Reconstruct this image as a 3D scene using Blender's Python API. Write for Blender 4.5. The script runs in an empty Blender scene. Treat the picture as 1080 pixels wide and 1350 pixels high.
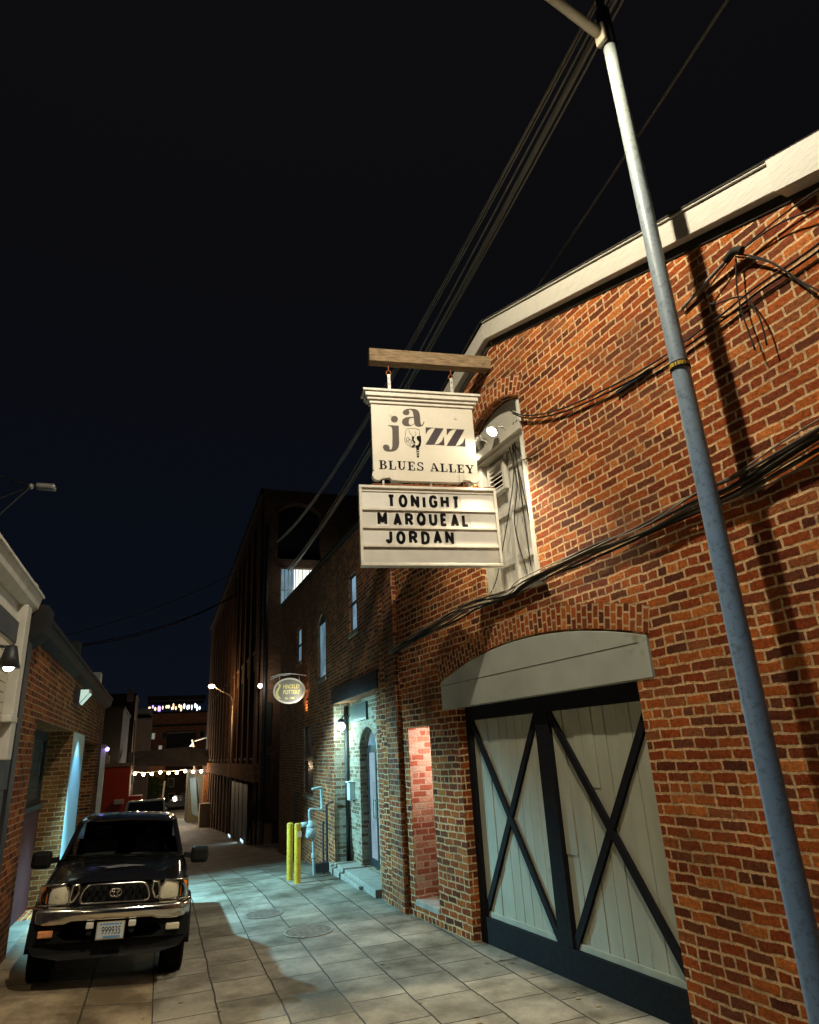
import bpy, bmesh, math, random
from mathutils import Vector, Matrix
from mathutils.geometry import tessellate_polygon
random.seed(7)
sc = bpy.context.scene
COL = sc.collection
PI = math.pi
V = Vector

# ------------------------------------------------------------------ frames
class Frame:
    """local axes of a wall: a along it, b up (world z), o out of it (towards the viewer side)"""
    def __init__(s, org, ax, out):
        s.o = V(org); s.x = V(ax).normalized(); s.n = V(out).normalized(); s.z = V((0, 0, 1))
    def p(s, a, b, o=0.0):
        return s.o + s.x * a + s.n * o + s.z * b
WORLD = Frame((0, 0, 0), (1, 0, 0), (0, -1, 0))            # seen from the camera side
th = math.radians(-5.355)
RN = V((math.cos(th), -math.sin(th), 0)); RT = V((math.sin(th), math.cos(th), 0))
FR = Frame(RN * 4.475, RT, -RN)                             # carriage house wall
th = math.radians(1.545)
BN = V((math.cos(th), -math.sin(th), 0)); BT = V((math.sin(th), math.cos(th), 0))
FB = Frame(BN * 3.177, BT, -BN)                             # pottery building wall
FL = Frame((-1.6, 0, 0), (0, 1, 0), (1, 0, 0))              # left hand buildings
FW = Frame((3.8, 0, 0), (0, 1, 0), (-1, 0, 0))              # warehouse flank
SU = V((-.991, .134, 0)).normalized(); SN = V((-SU.y, SU.x, 0))
if SN.y > 0: SN = -SN
FS = Frame(V((3.88, 6.90, 0)) + SU * 1.9, -SU, SN)          # hanging signs, a = 1.9 - reach

# ------------------------------------------------------------------ mesh builder
class MB:
    def __init__(s): s.v = []; s.f = []; s.uv = {}
    def add(s, vs, fs):
        k = len(s.v); s.v += [V(v) for v in vs]; s.f += [tuple(i + k for i in f) for f in fs]; return s
    def box(s, fr, a0, a1, b0, b1, o0, o1):
        P = [fr.p(a, b, o) for o in (o0, o1) for b in (b0, b1) for a in (a0, a1)]
        return s.add(P, [(0, 2, 3, 1), (4, 5, 7, 6), (0, 1, 5, 4), (2, 6, 7, 3), (0, 4, 6, 2), (1, 3, 7, 5)])
    def wbox(s, x0, x1, y0, y1, z0, z1):
        return s.box(WORLD, x0, x1, z0, z1, -y0, -y1)
    def prism(s, fr, poly, o0, o1):
        n = len(poly)
        P = [fr.p(a, b, o1) for a, b in poly] + [fr.p(a, b, o0) for a, b in poly]
        tr = tessellate_polygon([[V((a, b, 0)) for a, b in poly]])
        F = [tuple(t) for t in tr] + [tuple(i + n for i in reversed(t)) for t in tr]
        F += [(i, i + n, (i + 1) % n + n, (i + 1) % n) for i in range(n)]
        return s.add(P, F)
    def flat(s, fr, poly, o):
        tr = tessellate_polygon([[V((a, b, 0)) for a, b in poly]])
        return s.add([fr.p(a, b, o) for a, b in poly], [tuple(t) for t in tr])
    def wall(s, fr, outer, holes, thick, reveal=None):
        """front face with openings, reveals and edge faces"""
        loops = [outer] + holes
        allp = [q for l in loops for q in l]
        tr = tessellate_polygon([[V((a, b, 0)) for a, b in l] for l in loops])
        s.add([fr.p(a, b, 0) for a, b in allp], [tuple(t) for t in tr])
        for li, l in enumerate(loops):
            d = thick if li == 0 else (reveal[li - 1] if reveal else thick)
            n = len(l); P = [fr.p(a, b, 0) for a, b in l] + [fr.p(a, b, -d) for a, b in l]
            s.add(P, [(i, (i + 1) % n, (i + 1) % n + n, i + n) for i in range(n)])
        return s
    def tube(s, pts, r, n=8, cap=True, r1=None):
        pts = [V(p) for p in pts]; m = len(pts); rings = []
        up = V((0, 0, 1)); prev = None
        for i, p in enumerate(pts):
            t = (pts[min(i + 1, m - 1)] - pts[max(i - 1, 0)]).normalized()
            if prev is None:
                a = t.cross(up); a = t.cross(V((1, 0, 0))) if a.length < 1e-3 else a
            else:
                a = prev - t * prev.dot(t)
            a.normalize(); b = t.cross(a); prev = a
            rr = r if not callable(r) else r(i / (m - 1))
            if r1 is not None: rr = r + (r1 - r) * i / (m - 1)
            rings.append([p + (a * math.cos(2 * PI * k / n) + b * math.sin(2 * PI * k / n)) * rr for k in range(n)])
        F = [(i * n + k, i * n + (k + 1) % n, (i + 1) * n + (k + 1) % n, (i + 1) * n + k) for i in range(m - 1) for k in range(n)]
        if cap: F += [tuple(reversed(range(n))), tuple((m - 1) * n + k for k in range(n))]
        return s.add([q for g in rings for q in g], F)
    def lathe(s, c, prof, axis=(0, 0, 1), n=20, close=False):
        c = V(c); ax = V(axis).normalized()
        a = ax.cross(V((0, 0, 1))); a = V((1, 0, 0)) if a.length < 1e-3 else a.normalized(); b = ax.cross(a)
        m = len(prof); P = [c + ax * h + (a * math.cos(2 * PI * k / n) + b * math.sin(2 * PI * k / n)) * r for r, h in prof for k in range(n)]
        F = [(i * n + k, i * n + (k + 1) % n, (i + 1) * n + (k + 1) % n, (i + 1) * n + k) for i in range(m - 1) for k in range(n)]
        if close: F += [((m - 1) * n + k, (m - 1) * n + (k + 1) % n, (k + 1) % n, k) for k in range(n)]
        return s.add(P, F)
    def sphere(s, c, r, n=12):
        rz = r if not isinstance(r, tuple) else r[2]
        m = n // 2 + 1; c = V(c); rx, ry = (r, r) if not isinstance(r, tuple) else r[:2]
        P = []; F = []
        for i in range(m + 1):
            ph = PI * i / m
            for k in range(n): P.append(c + V((rx * math.sin(ph) * math.cos(2 * PI * k / n), ry * math.sin(ph) * math.sin(2 * PI * k / n), rz * math.cos(ph))))
        for i in range(m):
            for k in range(n): F.append((i * n + k, i * n + (k + 1) % n, (i + 1) * n + (k + 1) % n, (i + 1) * n + k))
        return s.add(P, F)
    def beam(s, p, q, w, h, up=(0, 0, 1)):
        p = V(p); q = V(q); t = (q - p).normalized(); a = t.cross(V(up)).normalized(); b = a.cross(t)
        P = [c + a * (w / 2) * i + b * (h / 2) * j for c in (p, q) for j in (-1, 1) for i in (-1, 1)]
        return s.add(P, [(0, 2, 3, 1), (4, 5, 7, 6), (0, 1, 5, 4), (2, 6, 7, 3), (0, 4, 6, 2), (1, 3, 7, 5)])
    def build(s, name, m, parent=None, smooth=False, bevel=0, fr=None, loc=None):
        org = parent['_loc'] if parent is not None else (loc if loc is not None else None)
        if org is None:
            xs = [v.x for v in s.v]; ys = [v.y for v in s.v]
            org = ((min(xs) + max(xs)) / 2, (min(ys) + max(ys)) / 2, min(v.z for v in s.v))
        org = V(org)
        me = bpy.data.meshes.new(name)
        me.from_pydata([v - org for v in s.v], [], s.f); me.update()
        bm = bmesh.new(); bm.from_mesh(me)
        bmesh.ops.recalc_face_normals(bm, faces=bm.faces)
        uvl = bm.loops.layers.uv.new('m'); t = (fr or FL).x; n = (fr or FL).n
        for f in bm.faces:
            nn = f.normal
            if abs(nn.z) > .7: ua, va = t, n
            elif abs(nn.dot(n)) >= .6: ua, va = t, V((0, 0, 1))
            else: ua, va = n, V((0, 0, 1))
            for lp in f.loops:
                w = lp.vert.co + org; lp[uvl].uv = (w.dot(ua), w.dot(va))
            f.smooth = smooth
        bm.to_mesh(me); bm.free()
        me.materials.append(M[m] if isinstance(m, str) else m)
        o = bpy.data.objects.new(name, me); COL.objects.link(o)
        o['_loc'] = tuple(org)
        if parent is not None:
            o.parent = parent
            o.location = (0, 0, 0)
        else: o.location = org
        if bevel:
            b = o.modifiers.new('bevel', 'BEVEL'); b.width = bevel; b.segments = 2; b.limit_method = 'ANGLE'; b.angle_limit = .6
        if smooth and bevel == 0:
            pass
        return o

def tag(o, label, cat, group=None):
    o['label'] = label; o['category'] = cat
    if group: o['group'] = group
    return o
def thing(name, loc, label, cat, group=None):
    o = bpy.data.objects.new(name, None); COL.objects.link(o); o.location = loc; o['_loc'] = tuple(loc)
    o.empty_display_size = .2
    return tag(o, label, cat, group)
def struct(o): o['kind'] = 'structure'; return o
def arc(cx, cy, rx, ry, a0, a1, n=12):
    return [(cx + rx * math.cos(a0 + (a1 - a0) * i / n), cy + ry * math.sin(a0 + (a1 - a0) * i / n)) for i in range(n + 1)]
def segarch(a0, a1, zs, rise, n=14):
    """points of a segmental arch from a1 back to a0"""
    w = (a1 - a0) / 2; R = (w * w + rise * rise) / (2 * rise); cx = (a0 + a1) / 2; cz = zs + rise - R; h = math.asin(w / R)
    return [(cx + R * math.sin(h - 2 * h * i / n), cz + R * math.cos(h - 2 * h * i / n)) for i in range(n + 1)]
def smooth_path(pts, k=5):
    pts = [V(p) for p in pts]; out = []
    for i in range(len(pts) - 1):
        p0 = pts[max(i - 1, 0)]; p1 = pts[i]; p2 = pts[i + 1]; p3 = pts[min(i + 2, len(pts) - 1)]
        for j in range(k):
            t = j / k
            out.append(.5 * ((2 * p1) + (p2 - p0) * t + (2 * p0 - 5 * p1 + 4 * p2 - p3) * t * t + (3 * p1 - p0 - 3 * p2 + p3) * t ** 3))
    return out + [pts[-1]]
def text_polys(txt, w, h, bold=.02):
    """block lettering fitted to w x h, returns (verts2d, faces)"""
    cu = bpy.data.curves.new('t', 'FONT'); cu.body = txt; cu.offset = bold; cu.fill_mode = 'FRONT'
    ob = bpy.data.objects.new('t', cu); COL.objects.link(ob)
    dg = bpy.context.evaluated_depsgraph_get()
    me = bpy.data.meshes.new_from_object(ob.evaluated_get(dg))
    vs = [(v.co.x, v.co.y) for v in me.vertices]; fs = [tuple(p.vertices) for p in me.polygons]
    bpy.data.objects.remove(ob); bpy.data.curves.remove(cu); bpy.data.meshes.remove(me)
    x0 = min(v[0] for v in vs); x1 = max(v[0] for v in vs); y0 = min(v[1] for v in vs); y1 = max(v[1] for v in vs)
    return [((x - x0) / (x1 - x0) * w, (y - y0) / (y1 - y0) * h) for x, y in vs], fs

# ------------------------------------------------------------------ materials
M = {}
def nt(name):
    m = bpy.data.materials.new(name); m.use_nodes = True; t = m.node_tree; t.nodes.clear()
    out = t.nodes.new('ShaderNodeOutputMaterial'); b = t.nodes.new('ShaderNodeBsdfPrincipled')
    t.links.new(b.outputs[0], out.inputs[0]); M[name] = m
    return m, t, b
def N(t, k, **kw):
    n = t.nodes.new('ShaderNode' + k)
    for a, v in kw.items(): setattr(n, a, v)
    return n
def setin(n, **kw):
    for k, v in kw.items(): n.inputs[k.replace('_', ' ')].default_value = v
    return n
def ramp(t, stops):
    r = N(t, 'ValToRGB'); e = r.color_ramp.elements
    while len(e) > 1: e.remove(e[-1])
    e[0].position = stops[0][0]; e[0].color = (*stops[0][1], 1)
    for p, c in stops[1:]:
        q = e.new(p); q.color = (*c, 1)
    return r
def noise(t, vec, scale, detail=4, rough=.55, dim=None):
    n = N(t, 'TexNoise'); setin(n, Scale=scale, Detail=detail, Roughness=rough)
    if vec is not None: t.links.new(vec, n.inputs['Vector'])
    return n
def mixc(t, fac, a, b, mode='MIX'):
    m = N(t, 'Mix', data_type='RGBA', blend_type=mode)
    for sock, v in ((m.inputs[0], fac), (m.inputs[6], a), (m.inputs[7], b)):
        if isinstance(v, bpy.types.NodeSocket): t.links.new(v, sock)
        elif isinstance(v, (int, float)): sock.default_value = v
        else: sock.default_value = (*v, 1)
    return m.outputs[2]
def bump(t, b, h, dist=.01, strength=.6):
    n = N(t, 'Bump'); n.inputs['Distance'].default_value = dist; n.inputs['Strength'].default_value = strength
    t.links.new(h, n.inputs['Height']); t.links.new(n.outputs[0], b.inputs['Normal'])
def math_(t, op, a, b=None):
    n = N(t, 'Math', operation=op)
    for i, v in enumerate((a, b)):
        if v is None: continue
        if isinstance(v, bpy.types.NodeSocket): t.links.new(v, n.inputs[i])
        else: n.inputs[i].default_value = v
    return n.outputs[0]

def paint(name, col, rough=.55, metal=0., var=.12, sc_=5., bmp=.0, stretch=(1, 1, 1), dirt=None, dsc=3., dthr=.6, coat=0):
    m, t, b = nt(name)
    tc = N(t, 'TexCoord'); mp = N(t, 'Mapping'); mp.inputs['Scale'].default_value = stretch
    t.links.new(tc.outputs['Object'], mp.inputs[0])
    n = noise(t, mp.outputs[0], sc_, 6, .6)
    lo = tuple(c * (1 - var) for c in col); hi = tuple(min(1, c * (1 + var)) for c in col)
    r = ramp(t, [(.3, lo), (.7, hi)]); t.links.new(n.outputs[0], r.inputs[0]); c = r.outputs[0]
    if dirt:
        n2 = noise(t, mp.outputs[0], dsc, 8, .7); r2 = ramp(t, [(dthr, (0, 0, 0)), (dthr + .12, (1, 1, 1))]); t.links.new(n2.outputs[0], r2.inputs[0])
        c = mixc(t, r2.outputs[0], c, dirt)
    t.links.new(c, b.inputs['Base Color'])
    b.inputs['Roughness'].default_value = rough; b.inputs['Metallic'].default_value = metal
    if rough >= .7: b.inputs['Specular IOR Level'].default_value = .15
    if coat: b.inputs['Coat Weight'].default_value = coat
    if bmp: bump(t, b, n.outputs[0], bmp, .7)
    return m

def brick(name, cols, mortar, bw=.232, bh=.0847, squash=.5, sq=7, var=.35, msize=.012, stain=None, white=.0, freq=2, dist=.006, bd=.012):
    m, t, b = nt(name)
    uv = N(t, 'UVMap'); uv.uv_map = 'm'
    nz = noise(t, uv.outputs[0], 4.5, 3); nz2 = noise(t, uv.outputs[0], 45., 2)
    off = N(t, 'VectorMath', operation='SUBTRACT'); t.links.new(nz.outputs['Color'], off.inputs[0]); off.inputs[1].default_value = (.5, .5, .5)
    s1 = N(t, 'VectorMath', operation='SCALE'); t.links.new(off.outputs[0], s1.inputs[0]); s1.inputs['Scale'].default_value = dist * 4.5
    of2 = N(t, 'VectorMath', operation='SUBTRACT'); t.links.new(nz2.outputs['Color'], of2.inputs[0]); of2.inputs[1].default_value = (.5, .5, .5)
    s2 = N(t, 'VectorMath', operation='SCALE'); t.links.new(of2.outputs[0], s2.inputs[0]); s2.inputs['Scale'].default_value = dist * 1.7
    a1 = N(t, 'VectorMath', operation='ADD'); t.links.new(uv.outputs[0], a1.inputs[0]); t.links.new(s1.outputs[0], a1.inputs[1])
    a2 = N(t, 'VectorMath', operation='ADD'); t.links.new(a1.outputs[0], a2.inputs[0]); t.links.new(s2.outputs[0], a2.inputs[1])
    br = N(t, 'TexBrick'); br.offset = .5; br.offset_frequency = 2; br.squash = squash; br.squash_frequency = sq
    setin(br, Scale=1., Mortar_Size=msize, Mortar_Smooth=.35, Bias=0., Brick_Width=bw, Row_Height=bh)
    br.inputs['Color1'].default_value = (0, 0, 0, 1); br.inputs['Color2'].default_value = (1, 1, 1, 1); br.inputs['Mortar'].default_value = (.5, .5, .5, 1)
    t.links.new(a2.outputs[0], br.inputs['Vector'])
    k = len(cols); r = ramp(t, [(i / k, c) for i, c in enumerate(cols)]); r.color_ramp.interpolation = 'CONSTANT'
    t.links.new(br.outputs['Color'], r.inputs[0])
    n3 = noise(t, uv.outputs[0], 28., 6, .65); r3 = ramp(t, [(.28, (1 - var,) * 3), (.72, (1 + var * .6,) * 3)]); t.links.new(n3.outputs[0], r3.inputs[0])
    c = mixc(t, 1., r.outputs[0], r3.outputs[0], 'MULTIPLY')
    nf = noise(t, uv.outputs[0], 110., 4, .7); rf = ramp(t, [(.34, (.38,) * 3), (.5, (.98,) * 3), (.68, (1.45, 1.38, 1.3))]); t.links.new(nf.outputs[0], rf.inputs[0]); c = mixc(t, 1., c, rf.outputs[0], 'MULTIPLY')
    n4 = noise(t, uv.outputs[0], 1.1, 5, .6); r4 = ramp(t, [(.3, (.72, .72, .72)), (.7, (1.15, 1.12, 1.08))]); t.links.new(n4.outputs[0], r4.inputs[0])
    mo = mixc(t, 1., mortar, r3.outputs[0], 'MULTIPLY')
    c = mixc(t, br.outputs['Fac'], c, mo)
    c = mixc(t, 1., c, r4.outputs[0], 'MULTIPLY')
    if stain:
        n5 = noise(t, uv.outputs[0], .8, 7, .7); r5 = ramp(t, [(.52, (0, 0, 0)), (.7, (1, 1, 1))]); t.links.new(n5.outputs[0], r5.inputs[0])
        c = mixc(t, math_(t, 'MULTIPLY', r5.outputs[0], .75), c, stain)
    if white:
        n6 = noise(t, uv.outputs[0], 3.2, 9, .75); r6 = ramp(t, [(.69, (0, 0, 0)), (.74, (1, 1, 1))]); t.links.new(n6.outputs[0], r6.inputs[0])
        c = mixc(t, math_(t, 'MULTIPLY', r6.outputs[0], white), c, (.6, .5, .42))
    t.links.new(c, b.inputs['Base Color']); b.inputs['Roughness'].default_value = .9; b.inputs['Specular IOR Level'].default_value = .12
    h = math_(t, 'SUBTRACT', 1., br.outputs['Fac']); h = math_(t, 'ADD', h, math_(t, 'MULTIPLY', n3.outputs[0], .8)); h = math_(t, 'ADD', h, math_(t, 'MULTIPLY', nf.outputs[0], .5))
    bump(t, b, h, bd, .9)
    return m
def emit(name, col, st):
    m, t, b = nt(name); b.inputs['Base Color'].default_value = (*col, 1)
    b.inputs['Emission Color'].default_value = (*col, 1); b.inputs['Emission Strength'].default_value = st
    return m
def glass(name, col=(.02, .025, .03), rough=.05, em=None, es=0):
    m, t, b = nt(name); b.inputs['Base Color'].default_value = (*col, 1); b.inputs['Roughness'].default_value = rough
    b.inputs['Specular IOR Level'].default_value = .9
    if em: 
        tc = N(t, 'TexCoord'); n = noise(t, tc.outputs['Object'], 1.6, 3)
        r = ramp(t, [(.35, tuple(c * .45 for c in em)), (.65, em)]); t.links.new(n.outputs[0], r.inputs[0])
        t.links.new(r.outputs[0], b.inputs['Emission Color']); b.inputs['Emission Strength'].default_value = es
    return m

REDS = [(0.294, 0.062, 0.016), (0.421, 0.103, 0.022), (0.206, 0.043, 0.015), (0.49, 0.133, 0.028), (0.353, 0.077, 0.018), (0.235, 0.057, 0.02), (0.122, 0.034, 0.018), (0.392, 0.09, 0.02), (0.588, 0.185, 0.045), (0.314, 0.067, 0.016), (0.186, 0.058, 0.026), (0.451, 0.116, 0.024), (0.265, 0.052, 0.014), (0.323, 0.103, 0.035), (0.152, 0.041, 0.017)]
brick('brick_old', REDS, (.74, .50, .27), white=.8, stain=(.16, .075, .035), msize=.0118, dist=.0095, bd=.018, var=.58)
brick('brick_arch', REDS, (.62, .42, .24), bw=.125, bh=.083, squash=1, sq=100)
brick('brick_pottery', [(c[0] * .9, c[1] * 1.05, c[2] * 1.3) for c in REDS], (.46, .35, .24), bh=.078, bw=.22, msize=.009, stain=(.07, .045, .03), bd=.009)
brick('brick_left', [(c[0] * .75, c[1] * .85, c[2]) for c in REDS], (.42, .29, .16), bh=.078, bw=.235, squash=1, sq=100, msize=.009, stain=(.1, .05, .03))
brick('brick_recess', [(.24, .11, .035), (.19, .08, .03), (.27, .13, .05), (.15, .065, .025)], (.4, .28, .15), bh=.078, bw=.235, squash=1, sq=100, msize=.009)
brick('brick_whitewash', [(.6, .32, .24), (.5, .2, .14), (.72, .5, .4), (.45, .17, .12), (.7, .62, .55)], (.72, .62, .52), bh=.086, bw=.22, white=1.)
brick('brick_painted', [(.34, .30, .22), (.30, .24, .16), (.42, .38, .3), (.2, .13, .08)], (.44, .40, .33), bh=.078, bw=.22, squash=1, sq=100, msize=.011, white=1.)
brick('brick_warehouse', [(.13, .07, .045), (.17, .085, .05), (.11, .06, .04), (.18, .09, .05)], (.22, .17, .13), bh=.09, bw=.25, msize=.01)
brick('brick_far', [(.40, .17, .10), (.32, .14, .085), (.46, .21, .12)], (.2, .15, .1), bh=.1, bw=.3, squash=1, sq=100)

paint('trim_cream', (.46, .43, .36), .6, var=.1, sc_=8, stretch=(3, 1, 6), bmp=.004, dirt=(.25, .2, .15), dsc=7, dthr=.66)
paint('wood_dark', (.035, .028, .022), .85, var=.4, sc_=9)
paint('shingle', (.03, .026, .022), .95, var=.5, sc_=14, bmp=.02)
paint('door_grey', (.38, .385, .30), .62, var=.13, sc_=2.2, stretch=(2, 2, .6), bmp=.003, dirt=(.22, .22, .17), dsc=2.5, dthr=.62)
paint('lintel_grey', (.40, .42, .365), .6, var=.12, sc_=1.8, bmp=.003, dirt=(.24, .24, .17), dsc=1.4, dthr=.58)
paint('black_paint', (.009, .009, .011), .8, var=.4, sc_=20, bmp=.002)
paint('white_wood', (.64, .61, .54), .7, var=.22, sc_=5, stretch=(4, 4, .6), bmp=.006, dirt=(.17, .14, .1), dsc=6, dthr=.6)
paint('sign_cream', (.66, .61, .50), .5, var=.06, sc_=3, dirt=(.46, .39, .28), dsc=3.4, dthr=.6)
paint('sign_trim', (.64, .60, .51), .5, var=.14, sc_=9, bmp=.002)
paint('card_white', (.70, .68, .62), .35, var=.05, sc_=6)
paint('card_grey', (.60, .58, .52), .35, var=.08, sc_=6)
paint('ink_brown', (.060, .042, .026), .6, var=.2)
paint('ink_black', (.006, .005, .006), .85, var=.2)
paint('ink_plum', (.028, .016, .022), .5, var=.2)
paint('beam_wood', (.20, .14, .08), .8, var=.45, sc_=4, stretch=(1, 12, 12), bmp=.006, dirt=(.08, .055, .035), dsc=3, dthr=.56)
paint('rust', (.28, .10, .04), .7, metal=.4, var=.4, sc_=20)
m, t, b = nt('pole_blue_grey')
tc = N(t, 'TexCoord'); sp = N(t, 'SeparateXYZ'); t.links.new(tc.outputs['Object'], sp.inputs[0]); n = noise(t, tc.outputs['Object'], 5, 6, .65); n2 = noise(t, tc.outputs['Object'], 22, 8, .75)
z = math_(t, 'ADD', sp.outputs[2], math_(t, 'MULTIPLY', math_(t, 'SUBTRACT', n.outputs[0], .5), 1.2)); r = ramp(t, [(.12, (.15, .275, .50)), (.40, (.18, .30, .48)), (.56, (.26, .33, .40)), (.85, (.30, .34, .32))]); t.links.new(math_(t, 'MULTIPLY', z, .11), r.inputs[0])  # blue low on the pole, blending to grey-green towards the top
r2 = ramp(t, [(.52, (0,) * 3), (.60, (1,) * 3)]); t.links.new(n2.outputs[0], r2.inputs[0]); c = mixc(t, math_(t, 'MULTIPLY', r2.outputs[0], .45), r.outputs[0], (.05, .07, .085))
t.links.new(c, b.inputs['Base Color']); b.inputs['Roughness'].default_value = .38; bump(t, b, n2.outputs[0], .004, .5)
paint('galv', (.42, .40, .36), .5, metal=.5, var=.15, sc_=10)
paint('dark_metal', (.035, .036, .04), .5, metal=.5, var=.3, sc_=12)
paint('pole_blue0', (.095, .185, .34), .42, var=.18, sc_=8, stretch=(1, 1, .25), dirt=(.05, .075, .1), dsc=9, dthr=.58)
paint('pole_grey', (.34, .37, .36), .45, metal=.2, var=.12, sc_=6, stretch=(1, 1, .3))
paint('arm_tan', (.42, .37, .26), .5, var=.12, sc_=10)
paint('cable_black', (.03, .026, .022), .85, var=.3)
paint('cable_mid', (.10, .08, .06), .85, var=.4)
paint('cable_sky', (.55, .5, .42), .5)
paint('cable_grey', (.24, .21, .175), .85, var=.3)
paint('concrete', (.30, .28, .24), .85, var=.2, sc_=6, bmp=.006)
paint('yellow', (.55, .36, .02), .55, var=.2, sc_=9, dirt=(.20, .09, .02), dsc=16, dthr=.55)
paint('meter_grey', (.26, .34, .35), .5, var=.15, sc_=14)
paint('steel_black', (.022, .020, .022), .7, var=.5, sc_=8, bmp=.004)
paint('mail_white', (.55, .6, .62), .5)
paint('frame_green', (.055, .075, .06), .6, var=.2)
paint('frame_dark', (.018, .02, .023), .5, var=.3)
paint('plaque', (.04, .065, .06), .5, var=.3, sc_=12)
paint('gutter_white', (.55, .53, .47), .45, var=.1, dirt=(.3, .27, .2), dsc=2, dthr=.62)
paint('siding_cream', (.55, .5, .38), .6, var=.08)
paint('trim_black', (.02, .02, .023), .55, var=.3)
paint('gutter_dark', (.018, .018, .018), .7, var=.4, sc_=5, dirt=(.06, .057, .055), dsc=4, dthr=.6)
paint('iron', (.19, .18, .16), .6, metal=.2, var=.3, sc_=14)
paint('trim_slate', (.05, .052, .055), .6, var=.3)
paint('maroon', (.10, .035, .04), .7, var=.15, dirt=(.16, .08, .08), dsc=2)
paint('panel_blue', (.36, .56, .68), .6, var=.05)
paint('panel_pale', (.5, .52, .48), .7, var=.15, dirt=(.25, .25, .2), dsc=5)
paint('red_paint', (.50, .05, .022), .6, var=.15, sc_=2, dirt=(.2, .02, .015), dsc=2, dthr=.55)
paint('stucco_grey', (.035, .036, .034), .9, var=.15, sc_=1)
paint('stucco_brown', (.045, .032, .024), .9, var=.2, sc_=1)
paint('cream_wall', (.20, .17, .10), .8)
paint('stone', (.25, .22, .17), .9, var=.2, sc_=3)
paint('rubber', (.007, .007, .007), .9, var=.3, sc_=30)
paint('fog_amber', (.75, .3, .12), .25, var=.3, sc_=20)
paint('plastic_dark', (.009, .009, .0095), .72, var=.2, sc_=30, bmp=.001)
paint('cabin', (.07, .07, .068), .8, var=.3)
paint('interior', (.018, .018, .019), .8, var=.3)
paint('amber', (.75, .25, .03), .2)
paint('litter', (.22, .17, .09), .9, var=.6, sc_=2)
paint('paper', (.5, .5, .47), .8)
paint('plate_white', (.50, .56, .60), .35, var=.06)
paint('plate_blue', (.12, .28, .5), .4)
paint('plate_frame', (.45, .38, .24), .35, metal=.6)
paint('white_car', (.6, .6, .58), .25, coat=.5, var=.03)
paint('door_teal', (.30, .40, .38), .6, var=.1)
paint('leaf', (.035, .05, .015), .7, var=.6, sc_=3)
paint('awning', (.42, .47, .47), .8, var=.3, sc_=1)
m, t, b = nt('chrome'); b.inputs['Base Color'].default_value = (.75, .73, .68, 1); b.inputs['Metallic'].default_value = 1; b.inputs['Roughness'].default_value = .13
m, t, b = nt('car_black')
tc = N(t, 'TexCoord'); n = noise(t, tc.outputs['Object'], 3, 8, .7); r = ramp(t, [(.45, (.10,) * 3), (.75, (.35,) * 3)]); t.links.new(n.outputs[0], r.inputs[0]); t.links.new(r.outputs[0], b.inputs['Roughness'])
b.inputs['Base Color'].default_value = (.008, .008, .009, 1); b.inputs['Coat Weight'].default_value = .7; b.inputs['Coat Roughness'].default_value = .08
paint('hood_faded', (.10, .10, .11), .6, var=.5, sc_=12)
m, t, b = nt('lens_clear'); b.inputs['Base Color'].default_value = (.60, .56, .42, 1); b.inputs['Roughness'].default_value = .12; b.inputs['Coat Weight'].default_value = .8; b.inputs['Subsurface Weight'].default_value = 0
m, t, b = nt('windscreen'); b.inputs['Base Color'].default_value = (.5, .55, .52, 1); b.inputs['Roughness'].default_value = .02; b.inputs['Transmission Weight'].default_value = 1; b.inputs['IOR'].default_value = 1.05
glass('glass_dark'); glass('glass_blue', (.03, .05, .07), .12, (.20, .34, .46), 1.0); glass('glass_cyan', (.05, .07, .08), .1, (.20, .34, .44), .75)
glass('glass_door', (.1, .12, .13), .08, (.42, .47, .55), .55)
glass('glass_old', (.05, .06, .05), .2, (.10, .12, .10), .12)
emit('bulb_warm', (1, .74, .42), 26); emit('bulb_white', (1, .95, .85), 22); emit('bulb_cyan', (.62, 1, .98), 30)
emit('lens_flood', (1, .95, .8), 14); emit('win_lit', (.82, .9, .78), 1.5); emit('win_warm', (1, .8, .5), 1.6); emit('win_dim', (.55, .55, .5), .35)
emit('lamp_amber', (1, .62, .3), 30); emit('violet', (.35, .22, 1), 5); emit('lit_strip', (.6, .85, 1), 1.4)
emit('lens_pale', (.7, .95, .85), .5); emit('reflection_sliver', (.7, .72, .68), .10); emit('led_face', (1, .9, .78), 40)
emit('party_white', (.9, .95, 1), 2.2); emit('party_warm', (1, .75, .45), 1.8); emit('party_violet', (.5, .3, 1), 2.5)

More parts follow.
